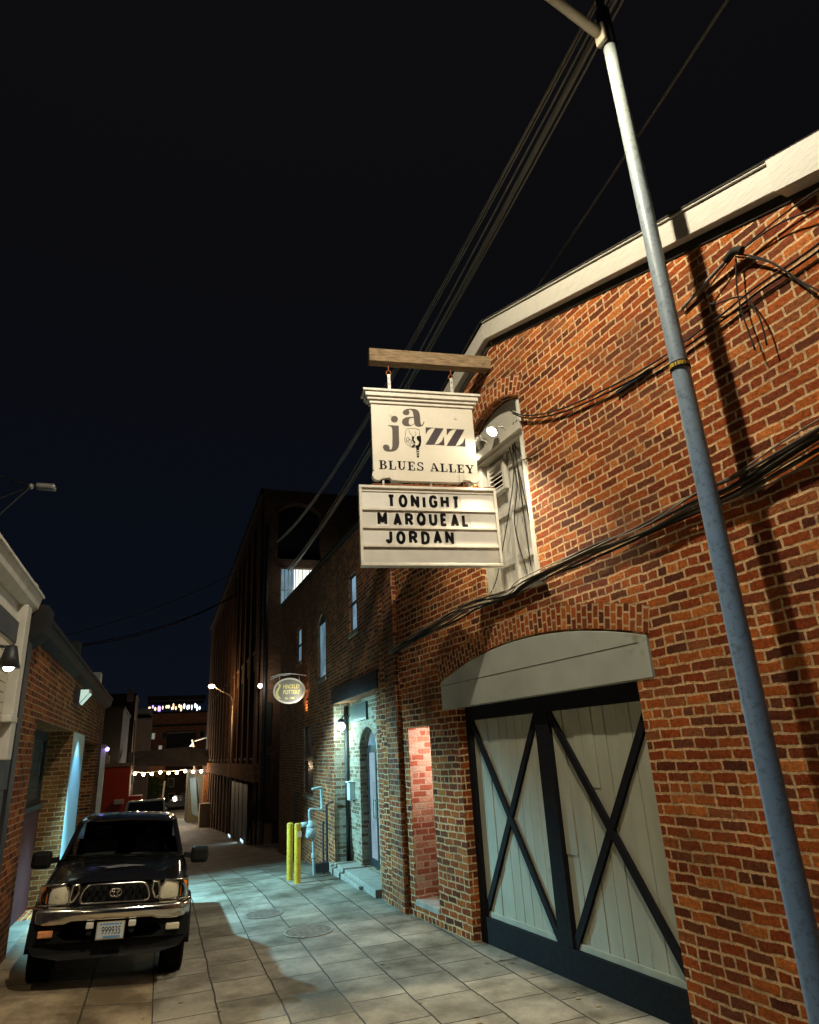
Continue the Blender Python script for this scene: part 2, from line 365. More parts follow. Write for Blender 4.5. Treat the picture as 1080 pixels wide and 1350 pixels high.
# paving: slabs laid in rows along the alley, joints dark, stains
def paving(name, base, bw, rh, y_off, joint=(.035, .03, .024), off=.35, warm=0., msize=.011, bigst=None):
    m, t, b = nt(name)
    tc = N(t, 'TexCoord'); sp = N(t, 'SeparateXYZ'); t.links.new(tc.outputs['Object'], sp.inputs[0])
    nd = noise(t, tc.outputs['Object'], 1.3, 3); nd2 = math_(t, 'MULTIPLY', math_(t, 'SUBTRACT', nd.outputs[0], .5), .05)
    cb = N(t, 'CombineXYZ'); t.links.new(math_(t, 'ADD', sp.outputs[1], nd2), cb.inputs[0])
    x = math_(t, 'ADD', math_(t, 'ADD', sp.outputs[0], y_off), nd2); t.links.new(x, cb.inputs[1])
    br = N(t, 'TexBrick'); br.offset = off; br.offset_frequency = 2; br.squash = 1
    setin(br, Scale=1., Mortar_Size=msize, Mortar_Smooth=.5, Bias=0., Brick_Width=bw, Row_Height=rh)
    br.inputs['Color1'].default_value = (0, 0, 0, 1); br.inputs['Color2'].default_value = (1, 1, 1, 1); br.inputs['Mortar'].default_value = (.5,) * 3 + (1,)
    t.links.new(cb.outputs[0], br.inputs['Vector'])
    r = ramp(t, [(0, tuple(c * .78 for c in base)), (1, tuple(c * 1.15 for c in base))]); t.links.new(br.outputs['Color'], r.inputs[0])
    n1 = noise(t, tc.outputs['Object'], 60, 5, .7); r1 = ramp(t, [(.25, (.72,) * 3), (.75, (1.2,) * 3)]); t.links.new(n1.outputs[0], r1.inputs[0])
    n2 = noise(t, tc.outputs['Object'], 1.0, 9, .68); r2 = ramp(t, [(.38, (.34, .31, .26)), (.60, (1.08, 1.05, 1.0))]); t.links.new(n2.outputs[0], r2.inputs[0])
    c = mixc(t, 1., r.outputs[0], r1.outputs[0], 'MULTIPLY'); c = mixc(t, 1., c, r2.outputs[0], 'MULTIPLY')
    n3 = noise(t, tc.outputs['Object'], 4.5, 8, .7); r3 = ramp(t, [(.56, (0,) * 3), (.68, (1,) * 3)]); t.links.new(n3.outputs[0], r3.inputs[0])
    c = mixc(t, math_(t, 'MULTIPLY', r3.outputs[0], .65), c, bigst or tuple(q * .45 for q in base))
    c = mixc(t, br.outputs['Fac'], c, joint)
    t.links.new(c, b.inputs['Base Color'])
    rr = ramp(t, [(.3, (.55,) * 3), (.7, (.85,) * 3)]); t.links.new(n2.outputs[0], rr.inputs[0]); t.links.new(rr.outputs[0], b.inputs['Roughness']); b.inputs['Specular IOR Level'].default_value = .25
    h = math_(t, 'SUBTRACT', math_(t, 'MULTIPLY', n1.outputs[0], .35), br.outputs['Fac']); h = math_(t, 'ADD', h, math_(t, 'MULTIPLY', n2.outputs[0], 1.2))
    bump(t, b, h, .012, .6)
paving('paving', (.25, .235, .20), .66, .585, -.08 + .585 * 10)
paving('apron', (.31, .25, .17), 2.3, 1.15, .55 + 11.5, off=.4, bigst=(.12, .08, .045))
paving('ground_far', (.16, .15, .13), 3, 3, 0)
# ================================================================== GROUND
PROF = [(-25, 0), (13, 0), (15, -.08), (23, -.68), (27.5, -.95), (44, -1.85), (56, -2.5), (75, -3.3), (160, -3.8)]
def gz(Y):
    for (a, za), (b, zb) in zip(PROF, PROF[1:]):
        if Y <= b: return za + (zb - za) * (Y - a) / (b - a)
    return PROF[-1][1]
def sheet(name, x0, x1, y0, y1, dz, m, step=1.0, wob=0):
    b = MB(); ys = []; y = y0
    while y < y1 - 1e-6: ys.append(y); y += step
    ys.append(y1); nx = max(1, int((x1 - x0) / step)) if wob else 1
    vs = []; fs = []
    for j, y in enumerate(ys):
        for i in range(nx + 1):
            x = x0 + (x1 - x0) * i / nx
            vs.append((x, y, gz(y) + dz + wob * math.sin(x * 2.3 + y * .7) * math.sin(y * 1.1)))
    for j in range(len(ys) - 1):
        for i in range(nx): k = j * (nx + 1) + i; fs.append((k, k + 1, k + nx + 2, k + nx + 1))
    b.add(vs, fs); o = b.build(name, m, loc=(0, 0, 0), smooth=True); return struct(o)
sheet('ground', -150, 150, -25, 160, -.012, 'ground_far', 2.5)
sheet('alley_paving', .08, 4.6, -6, 78, 0, 'paving')
b = MB(); ys = [-6 + i for i in range(67)]
b.add([(x, y, gz(y) + dz_ * min(1, max(0, (18 - y) / 4))) for y in ys for x, dz_ in ((-1.62, .13), (-.8, .085), (.079, .0))], [(j * 3 + i, j * 3 + i + 1, j * 3 + i + 4, j * 3 + i + 3) for j in range(66) for i in (0, 1)])
struct(b.build('concrete_apron', 'apron', loc=(0, 0, 0), smooth=True))
def drain(loc, r, label):
    t = thing('drain_cover', loc, label, 'drain cover')
    x, y, z = loc
    MB().lathe((x, y, z), [(r, .0), (r, .010), (r - .03, .012), (r - .03, .004)], n=40).build('rim', 'iron', t)
    g = MB()
    g.lathe((x, y, z), [(0, .0015), (r - .03, .0015)], n=40)
    k = -r + .07
    while k < r - .05:
        h = math.sqrt((r - .035) ** 2 - k * k); g.wbox(x - h, x + h, y + k, y + k + .028, z + .003, z + .010); k += .06
    g.build('grate', 'iron', t)
drain((1.61, 11.55, 0), .29, 'round iron drain cover farther from the camera, left of the other one')
drain((2.02, 10.15, 0), .33, 'round iron drain cover nearer the camera in the middle of the alley')

lt = MB(); rnd = random.Random(21)
for i in range(170):
    if i % 2: y = rnd.uniform(3, 15); x = (4.475 - .0933 * y) / .9956 - abs(rnd.gauss(0, .14)) - .03 if y < 11.2 else rnd.uniform(.2, 3.3)
    else: x = rnd.uniform(-1.4, 3.2); y = rnd.uniform(4, 16)
    s = rnd.uniform(.008, .024); a = rnd.uniform(0, 6); z0 = gz(y) + .006 + (.08 * max(0, -x))
    q = [(x + s * (1 + .5 * (k % 2)) * math.cos(a + k * PI / 3), y + s * math.sin(a + k * PI / 3), z0 + rnd.uniform(0, .006)) for k in range(6)]
    lt.add(q, [tuple(range(6))])
o_ = lt.build('leaf_litter', 'litter', loc=(0, 0, 0)); o_['kind'] = 'stuff'; o_['label'] = 'scattered small leaves and grit on the paving'; o_['category'] = 'litter'

# ================================================================== CARRIAGE HOUSE
house = thing('carriage_house', FR.p(6.4, 0, 0), 'orange red brick carriage house with grey double barn door and white roof trim', 'building')
outer = [(-6, -.3), (-6, 5.75), (1.0, 5.75), (6.4, 7.46), (10.75, 6.1), (10.75, -.3)]
garage = [(8.1, 0), (8.1, 2.72), (8.52, 2.72), (8.52, 3.07)] + list(reversed(segarch(4.47, 8.52, 3.07, .31)))[1:-1] + [(4.47, 3.07), (4.47, 2.72), (4.7, 2.72), (4.7, 0)]
# order the arch from high s to low s
ar = segarch(4.47, 8.52, 3.09, .29)
garage = [(8.1, 0), (8.1, 2.72), (8.52, 2.72)] + ar + [(4.47, 2.72), (4.7, 2.72), (4.7, 0)]
hay = [(7.15, 3.98)] + segarch(5.93, 7.15, 6.30, .20) + [(5.93, 3.98)]
niche = [(9.70, .22), (9.70, 2.53), (8.96, 2.53), (8.96, .22)]
garage[0] = (8.1, -.08); garage[-1] = (4.7, -.08)
b = MB().wall(FR, outer, [garage, hay, niche], 9.0, [.45, .30, .85])
b.box(FR, 8.9, 9.75, .15, 2.6, -.85, -.86)
b.build('wall', 'brick_old', house, fr=FR)
MB().box(FR, 4.5, 8.6, -.2, 3.6, -.46, -.55).box(FR, 5.8, 7.3, 3.8, 6.7, -.31, -.4).build('backing', 'interior', house, fr=FR)
# arches of rowlock bricks, a hair proud of the wall
def arch_ring(fr, a0, a1, zs, rise, widths, name, parent, mat='brick_arch', o=.006, gap=.0):
    w = (a1 - a0) / 2; R = (w * w + rise * rise) / (2 * rise); cx = (a0 + a1) / 2; cz = zs + rise - R; h = math.asin(w / R) * 1.0
    me = MB(); n = 40; uvs = []
    for j, wd in enumerate(widths):
        r0 = R + gap + sum(widths[:j]); r1 = r0 + wd - .002
        for i in range(n):
            t0 = -h + 2 * h * i / n; t1 = -h + 2 * h * (i + 1) / n
            P = [(cx + r * math.sin(t), cz + r * math.cos(t)) for r, t in ((r0, t0), (r0, t1), (r1, t1), (r1, t0))]
            me.add([fr.p(a, b, o + .001 * j) for a, b in P], [(0, 1, 2, 3)])
            for r, t in ((r0, t0), (r0, t1), (r1, t1), (r1, t0)): uvs.append((r - R + .02, t * R))
    ob = me.build(name, mat, parent, fr=fr)
    uvl = ob.data.uv_layers['m']
    for p in ob.data.polygons:
        for li in p.loop_indices: uvl.data[li].uv = uvs[ob.data.loops[li].vertex_index]
    return ob
arch_ring(FR, 4.45, 8.54, 3.10, .29, [.125, .125], 'door_arch', house)
arch_ring(FR, 5.92, 7.16, 6.31, .20, [.125, .125], 'hatch_arch', house)
# roof trim: near rake, thick end piece, far rake, dark shingle edge
sl = (7.46 - 5.75) / 5.4; ux = V((0, 0, 0))
def rake(s0, s1, lo, hi, o0, o1, mat, name, fn):
    b = MB(); b.prism(FR, [(s0, fn(s0) + lo), (s1, fn(s1) + lo), (s1, fn(s1) + hi), (s0, fn(s0) + hi)], o0, o1)
    return b.build(name, mat, house, fr=FR, bevel=.006)
near = lambda s: 5.75 + (s - 1.0) * sl
farr = lambda s: 7.46 - (s - 6.4) * sl
rake(2.28, 6.4, -.05, .20, .005, .10, 'trim_cream', 'roof_trim', near)
rake(.8, 2.28, -.10, .205, .005, .16, 'trim_cream', 'roof_trim', near)
rake(6.4, 10.9, -.05, .20, .005, .10, 'trim_cream', 'roof_trim', farr)
rake(2.0, 6.4, .205, .222, -.3, .12, 'trim_cream', 'drip_edge', near)
MB().prism(FR, [(.7, near(.7) + .225), (6.4, near(6.4) + .225), (11, farr(11) + .225), (11, farr(11) + .245), (6.4, near(6.4) + .245), (.7, near(.7) + .245)], -9, .125).build('roof', 'shingle', house, fr=FR)
MB().box(FR, -6, .8, 5.75, 5.95, -9, .1).build('eaves', 'trim_cream', house, fr=FR)
rake(1.0, 6.36, -.15, -.045, -.002, .014, 'wood_dark', 'dark_strip', near)  # thin dark strip along the wall just under the roof trim
rake(6.4, 10.6, -.15, -.045, -.002, .014, 'wood_dark', 'dark_strip', farr)
MB().box(FR, 1.66, 1.74, 6.0, 6.30, .165, .27).build('bracket', 'galv', house, fr=FR)
# lintel panel over the barn door
lin = [(8.50, 2.72)] + segarch(4.49, 8.50, 3.09, .275) + [(4.49, 2.72)]
lp = MB().prism(FR, lin, -.16, .012).build('lintel_panel', 'lintel_grey', house, fr=FR, bevel=.006)
MB().box(FR, 4.6, 8.45, 3.035, 3.043, .0128, .0142).build('panel_joint', 'ink_brown', lp, fr=FR)
# barn door
bd = MB(); O = -.14
bd.box(FR, 4.70, 8.10, 2.55, 2.72, O - .06, O + .02)
bd.box(FR, 7.99, 8.10, .28, 2.55, O - .06, O + .02)
bd.box(FR, 6.28, 6.52, .28, 2.55, O - .06, O + .025)
bd.box(FR, 4.70, 8.10, -.02, .28, O - .06, O + .03)
door = bd.build('barn_door', 'black_paint', house, fr=FR, bevel=.005)
def planks(a0, a1, n, z0, z1, seed):
    rnd = random.Random(seed); b = MB(); x = a0; w = (a1 - a0) / n
    cuts = [a0]
    for i in range(n): cuts.append(cuts[-1] + w * rnd.uniform(.8, 1.2))
    k = (a1 - a0) / (cuts[-1] - a0); cuts = [a0 + (c - a0) * k for c in cuts]
    for c0, c1 in zip(cuts, cuts[1:]):
        zz = [z0, z1] if rnd.random() < .65 else [z0, rnd.uniform(z0 + .6, z1 - .5), z1]
        for q0, q1 in zip(zz, zz[1:]):
            d = rnd.uniform(-.006, .006); b.box(FR, c0 + .0045, c1 - .0045, q0 + .002, q1 - .002, O - .05, O - .03 + d)
    return b
planks(6.52, 7.99, 9, .28, 2.55, 3).build('plank_leaf', 'door_grey', door, fr=FR, bevel=.002)
planks(4.70, 6.28, 9, .28, 2.55, 5).build('plank_leaf', 'door_grey', door, fr=FR, bevel=.002)
MB().box(FR, 4.7, 8.05, .2, 2.6, O - .06, O - .052).build('leaf_backing', 'ink_black', door, fr=FR)
for a0, a1 in ((6.52, 7.99), (4.74, 6.28)):
    for (p, q, oo) in (((a0, .30), (a1, 2.53), .004), ((a1, .30), (a0, 2.53), .0)):
        MB().beam(FR.p(p[0], p[1], O - .012 + oo), FR.p(q[0], q[1], O - .012 + oo), .036, .08, up=FR.n.cross(V((0, 0, 1)))).build('brace', 'black_paint', door, fr=FR)
for a0, a1 in ((6.52, 7.99), (4.70, 6.28)):
    MB().box(FR, a0, a1, .28, .34, O - .03, O - .008).build('bottom_batten', 'door_grey', door, fr=FR, bevel=.003)
# hay hatch: frame, arched board, ledge, plank shutters, louvre
hd = MB(); O2 = -.13
hd.box(FR, 7.04, 7.15, 3.98, 6.3, -.3, -.06); hd.box(FR, 5.93, 6.05, 3.98, 6.3, -.3, -.03)
hatch = hd.build('hay_hatch', 'white_wood', house, fr=FR, bevel=.006)
MB().prism(FR, [(7.13, 5.97)] + segarch(5.94, 7.13, 6.29, .19) + [(5.94, 5.97)], -.22, -.12).build('arched_board', 'trim_cream', hatch, fr=FR)
MB().box(FR, 5.95, 7.13, 5.86, 5.97, -.25, .03).box(FR, 5.97, 7.1, 5.82, 5.86, -.25, -.02).build('ledge', 'trim_cream', hatch, fr=FR, bevel=.004)
b = MB(); x = 6.06; rnd = random.Random(4)
while x < 7.02:
    w = min(rnd.uniform(.10, .17), 7.04 - x); b.box(FR, x + .004, x + w - .004, 4.02, 5.82, -.27, -.2 + rnd.uniform(-.006, .012)); x += w
b.build('shutter_planks', 'white_wood', hatch, fr=FR, bevel=.003)
b = MB()
for a0, a1, z0, z1 in ((6.56, 6.62, 4.02, 5.82), (6.96, 7.03, 4.02, 5.82), (6.07, 6.13, 4.02, 5.82)): b.box(FR, a0, a1, z0, z1, -.2, -.155)
for z in (4.35, 5.0, 5.6): b.box(FR, 6.14, 6.54, z, z + .09, -.2, -.16); b.box(FR, 6.63, 6.95, z, z + .09, -.2, -.16)
b.build('shutter_battens', 'white_wood', hatch, fr=FR, bevel=.004)
v = MB(); v.box(FR, 6.56, 6.96, 5.33, 5.37, -.19, -.10); v.box(FR, 6.56, 6.96, 5.69, 5.73, -.19, -.10); v.box(FR, 6.56, 6.61, 5.37, 5.69, -.19, -.10); v.box(FR, 6.91, 6.96, 5.37, 5.69, -.19, -.10)
for k in range(5):
    z = 5.39 + k * .062; v.add([FR.p(a, zz, o) for a, zz, o in ((6.61, z, -.105), (6.91, z, -.105), (6.91, z + .045, -.14), (6.61, z + .045, -.14))], [(0, 1, 2, 3)])
v.build('louvre', 'sign_trim', hatch, fr=FR); 
MB().box(FR, 6.6, 6.92, 5.36, 5.7, -.19, -.17).build('louvre_back', 'ink_black', hatch, fr=FR)
MB().box(FR, 5.85, 7.25, 3.90, 3.985, -.28, .05).build('sill', 'white_wood', hatch, fr=FR, bevel=.008)
# niche sill and grey patch
MB().box(FR, 8.96, 9.7, .14, .222, -.8, .012).build('niche_sill', 'concrete', house, fr=FR, bevel=.01)
MB().box(FR, 9.702, 9.716, .22, 2.53, -.8, -.001).build('niche_jamb', 'brick_whitewash', house, fr=FR)
b = MB(); b.add([FR.p(9.698, z, o) for z, o in ((.222, -.004), (2.528, -.004), (2.528, -.8), (.222, -.8))], [(0, 1, 2, 3)]); b.build('niche_lining', 'brick_whitewash', house, fr=FR)

# niche lamp hidden on the near jamb
nl = thing('niche_lamp', FR.p(9.0, 2.4, -.45), 'small lamp inside the brick niche between the two doorways', 'lamp')
MB().box(FR, 8.963, 9.0, 2.2, 2.4, -.5, -.4).build('housing', 'dark_metal', nl, fr=FR)
MB().box(FR, 9.0, 9.02, 2.22, 2.38, -.49, -.41).build('lens', 'bulb_white', nl, fr=FR)
def light(name, kind, loc, power, col, parent=None, size=.1, target=None, angle=60, blend=.3, spread=None):
    l = bpy.data.lights.new(name, kind); l.energy = power; l.color = col
    if kind in ('POINT', 'SPOT'): l.shadow_soft_size = size
    if kind == 'AREA': l.size = size
    if kind == 'SPOT': l.spot_size = math.radians(angle); l.spot_blend = blend
    o = bpy.data.objects.new(name, l); COL.objects.link(o)
    if parent is not None: o.parent = parent; o.location = V(loc) - V(parent['_loc'])
    else: o.location = loc
    if target is not None: o.rotation_euler = (V(target) - V(loc)).to_track_quat('-Z', 'Y').to_euler()
    return o
light('niche_light', 'POINT', FR.p(9.12, 2.25, -.42), 30, (1, .70, .58), nl, .04)

# wires on the brick
def cable(name, pts, r, mat, label, cat='cable', group=None, k=6):
    o = MB().tube(smooth_path(pts, k), r, 6).build(name, mat, smooth=True); return tag(o, label, cat, group)
bund = [(10.0, 3.72), (9.0, 3.84), (7.96, 3.90), (7.3, 3.93), (6.5, 3.90), (6.1, 3.96), (5.05, 3.98), (4.2, 3.98), (3.58, 4.02), (3.18, 4.03), (2.55, 4.12), (1.6, 4.2)]
bd_ = thing('cable_bundle', FR.p(5, 3.9, .05), 'long sagging bundle of old cables running across the brick under the white hay hatch', 'cables')
rnd = random.Random(2)
for i in range(10):
    ph = rnd.uniform(0, 6); am = rnd.uniform(.015, .04)
    pts = [FR.p(a, z + am * math.sin(a * 2.1 + ph) + (i - 4.5) * .009 * (2 if a < 3.6 else 1), .03 + .010 * i + .02 * math.sin(a * 3 + ph)) for a, z in bund]
    MB().tube(smooth_path(pts, 6), .013 if i % 3 else .007, 6).build('wire', ('cable_grey', 'cable_black', 'cable_mid')[i % 3], bd_, smooth=True)
up_ = thing('service_wire', FR.p(4, 5.5, .05), 'thin black service wires running up the brick above the lamp pole strap', 'cables')
w_ = [(6.05, 6.12), (5.75, 5.90), (5.19, 5.68), (4.47, 5.53), (3.75, 5.44), (3.07, 5.44), (2.69, 5.47), (2.20, 5.46), (1.4, 5.5)]
for i in range(2): MB().tube(smooth_path([FR.p(a, z + .03 * i, .03 + .03 * i) for a, z in w_], 5), .009, 6).build('wire', 'cable_black', up_, smooth=True)
MB().box(FR, 3.85, 4.3, 5.44, 5.47, .01, .04).build('clamp', 'dark_metal', up_, fr=FR)
jn = thing('cable_splice', FR.p(2.76, 5.9, .06), 'taped cable splice with drooping loops near the top right of the brick wall', 'cables')
MB().tube(smooth_path([FR.p(3.37, 5.80, .03), FR.p(3.05, 5.86, .05), FR.p(2.80, 5.90, .07)], 5), .016, 8).build('conduit', 'cable_grey', jn, smooth=True)
MB().tube(smooth_path([FR.p(2.84, 5.89, .07), FR.p(2.74, 5.9, .09), FR.p(2.68, 5.86, .08)], 5), .034, 10).build('splice', 'cable_black', jn, smooth=True)
for q in ([(2.76, 5.89), (2.39, 5.86), (2.12, 5.76), (1.7, 5.6)], [(2.76, 5.9), (2.52, 5.64), (2.27, 5.2), (2.0, 4.85)], [(2.76, 5.87), (2.5, 5.6), (2.25, 5.12)], [(2.8, 5.88), (3.08, 5.75), (3.04, 5.6), (2.79, 5.50), (2.7, 5.25), (2.69, 4.98)], [(2.76, 5.85), (2.82, 5.5), (2.79, 5.0)], [(2.74, 5.89), (2.3, 5.9), (1.9, 5.85), (1.5, 5.75)]):
    MB().tube(smooth_path([FR.p(a, z, .06 + .01 * (i % 3)) for i, (a, z) in enumerate(q)], 6), .007, 6).build('wire', 'cable_black', jn, smooth=True)
hw = thing('hatch_wires', FR.p(6.3, 4.3, 0), 'thin dark wires dangling down the right side of the white hay hatch', 'cables')
for q in ([(5.75, 5.98), (6.0, 6.12), (6.22, 6.05), (6.3, 5.85), (6.2, 5.2), (6.12, 4.6), (6.05, 4.05)], [(6.22, 6.1), (6.38, 5.9), (6.3, 5.3), (6.45, 4.8), (6.3, 4.1)], [(6.05, 6.1), (6.3, 5.95), (6.15, 5.6), (5.95, 5.45), (5.6, 5.42)], [(6.3, 6.0), (6.36, 5.4), (6.7, 4.7), (7.0, 4.2), (7.1, 3.95)], [(6.26, 5.9), (6.25, 5.2), (6.22, 4.2)]):
    MB().tube(smooth_path([FR.p(a, z, .0 if 5.93 < a < 7.1 else .03) + FR.n * (-.1 if 5.95 < a < 7.1 else 0) for a, z in q], 6), .007, 6).build('wire', 'cable_black', hw, smooth=True)
dw = cable('down_wire', [FR.p(9.12, 3.55, .02), FR.p(9.05, 3.0, .02), FR.p(8.98, 2.5, .02)], .008, 'cable_grey', 'short pale wire running down the brick to the niche')
cc = cable('corner_conduit', [FR.p(9.95, 3.75, .03), FR.p(10.02, 3.6, .03), FR.p(10.05, 3.0, .03), FR.p(10.0, 2.2, .03)], .014, 'cable_black', 'dark conduit down the seam between the two brick buildings')

# ================================================================== BEAM AND SIGNS
ub = lambda u: 1.9 - u
bm_ = MB(); bm_.box(FS, ub(1.675), ub(-.15), 7.0, 7.19, -.07, .07)
beam = tag(bm_.build('hoist_beam', 'beam_wood', fr=FS, bevel=.008), 'weathered timber beam sticking out under the gable peak and carrying the club sign', 'beam')
js = thing('club_sign', FS.p(ub(1.0), 5.34, 0), 'cream club sign hanging from the timber beam, painted with jazz lettering and a pointing hand', 'sign')
bw0, bw1 = ub(1.675), ub(.335)
scal = []
def disc_up(cx, r, a0, a1, n=7): return [(cx + r * math.cos(a0 + (a1 - a0) * i / n), 5.40 + r * math.sin(a0 + (a1 - a0) * i / n)) for i in range(n + 1)]
out = [(bw0, 6.40), (bw0, 5.475)] + [(bw0 + .055 + .07 * math.cos(a), 5.405 + .07 * math.sin(a)) for a in [PI * .72 + i * (PI * 1.08) / 9 for i in range(10)]] + [(bw0 + .20, 5.375), (bw0 + .225, 5.345), (bw0 + .26, 5.335)]
out += [(bw1 - (x - bw0), z) for x, z in reversed(out[2:])] + [(bw1, 5.475), (bw1, 6.40)]
MB().prism(FS, out, -.035, .035).build('board', 'sign_cream', js, fr=FS, bevel=.004)
cz = MB()
for (e, z0, z1, o) in ((.02, 6.385, 6.43, .055), (.05, 6.43, 6.47, .08), (.075, 6.47, 6.53, .105), (.105, 6.53, 6.565, .125)): cz.box(FS, bw0 - e, bw1 + e, z0, z1, -o, o)
cz.build('cornice', 'sign_trim', js, fr=FS, bevel=.006)
JZ={'jdot':[[(0.567,6.18),(0.563,6.164),(0.555,6.149),(0.542,6.138),(0.527,6.132),(0.511,6.131),(0.497,6.136),(0.485,6.146),(0.478,6.159),(0.476,6.175),(0.479,6.192),(0.488,6.206),(0.5,6.217),(0.515,6.224),(0.531,6.225),(0.546,6.22),(0.558,6.21),(0.565,6.196)]],'j':[[(0.436,6.089),(0.572,6.088),(0.571,6.036),(0.567,5.84),(0.553,5.781),(0.524,5.745),(0.483,5.727),(0.438,5.722),(0.398,5.724),(0.368,5.743),(0.356,5.777),(0.366,5.806),(0.398,5.819),(0.429,5.809),(0.442,5.781),(0.44,5.756),(0.453,5.747),(0.467,5.762),(0.477,5.797),(0.485,5.933),(0.488,6.032),(0.478,6.069),(0.435,6.081)]],'a':[[(0.631,6.279),(0.647,6.311),(0.694,6.334),(0.74,6.341),(0.796,6.34),(0.832,6.324),(0.853,6.287),(0.857,6.242),(0.859,6.151),(0.866,6.116),(0.88,6.117),(0.894,6.148),(0.905,6.169),(0.909,6.154),(0.892,6.113),(0.865,6.093),(0.823,6.087),(0.792,6.097),(0.777,6.127),(0.775,6.222),(0.772,6.247),(0.766,6.297),(0.753,6.319),(0.726,6.326),(0.713,6.31),(0.724,6.285),(0.713,6.259),(0.685,6.244),(0.648,6.25)],[(0.775,6.225),(0.725,6.222),(0.669,6.211),(0.631,6.184),(0.616,6.148),(0.623,6.113),(0.654,6.09),(0.69,6.087),(0.727,6.092),(0.776,6.125),(0.775,6.132),(0.742,6.107),(0.714,6.108),(0.704,6.138),(0.709,6.178),(0.724,6.204),(0.774,6.213)]],'z1':[[(0.92,6.084),(1.157,6.081),(1.02,5.844),(0.905,5.84),(1.049,6.081),(0.998,6.074),(0.954,6.044),(0.919,5.989)],[(1.02,5.844),(1.076,5.858),(1.12,5.895),(1.155,5.966),(1.153,5.84)]],'z2':[[(1.199,6.08),(1.439,6.078),(1.297,5.838),(1.181,5.835),(1.33,6.077),(1.278,6.07),(1.233,6.04),(1.196,5.985)],[(1.297,5.838),(1.355,5.853),(1.4,5.89),(1.436,5.961),(1.433,5.834)]],'hand':[[(0.802,5.954),(0.852,5.959),(0.854,5.882),(0.841,5.823),(0.821,5.792),(0.812,5.666),(0.798,5.651),(0.785,5.663),(0.783,5.713),(0.782,5.791),(0.769,5.818),(0.808,5.831),(0.826,5.871),(0.808,5.898),(0.794,5.919)],[(0.733,5.943),(0.767,5.949),(0.755,5.899),(0.78,5.861),(0.763,5.847),(0.736,5.885)],[(0.749,5.828),(0.773,5.844),(0.766,5.81),(0.738,5.789),(0.725,5.803)]]}
HL=[[(0.675,6.051),(0.762,6.063),(0.835,6.047),(0.836,5.97),(0.853,5.951)],[(0.675,6.051),(0.659,6.011),(0.651,5.951),(0.638,5.901),(0.642,5.864),(0.672,5.833),(0.711,5.802),(0.738,5.789),(0.784,5.803)],[(0.698,6.038),(0.713,5.994),(0.738,5.956)],[(0.778,6.017),(0.794,5.988),(0.774,5.952)],[(0.663,5.922),(0.686,5.931),(0.703,5.905),(0.679,5.874),(0.659,5.883),(0.663,5.922)],[(0.703,5.905),(0.73,5.896),(0.723,5.856),(0.696,5.845),(0.679,5.874)],[(0.728,5.852),(0.755,5.848),(0.748,5.819),(0.721,5.812),(0.704,5.836)],[(0.655,5.902),(0.672,5.888),(0.665,5.864)],[(0.69,5.914),(0.715,5.876)]]
HW=[[(0.79,5.752),(0.814,5.757),(0.813,5.747),(0.79,5.742)],[(0.788,5.721),(0.812,5.726),(0.812,5.716),(0.788,5.711)],[(0.788,5.69),(0.808,5.695),(0.808,5.687),(0.788,5.682)]]
for k, m in (('jdot', 'ink_brown'), ('j', 'ink_brown'), ('a', 'ink_brown'), ('z1', 'ink_plum'), ('z2', 'ink_plum')):
    b = MB()
    for p in JZ[k]: b.prism(FS, p, .0352, .038)
    b.build('lettering', m, js, fr=FS)
b = MB()
for p in JZ['hand']: b.prism(FS, p, .0352, .038)
for p in HL: b.tube([FS.p(a, z, .0365) for a, z in p], .0026, 4)
b.build('pointing_hand', 'ink_black', js, fr=FS)
b = MB()
for p in HW: b.prism(FS, p, .0382, .0392)
b.build('hand_highlight', 'sign_cream', js, fr=FS)
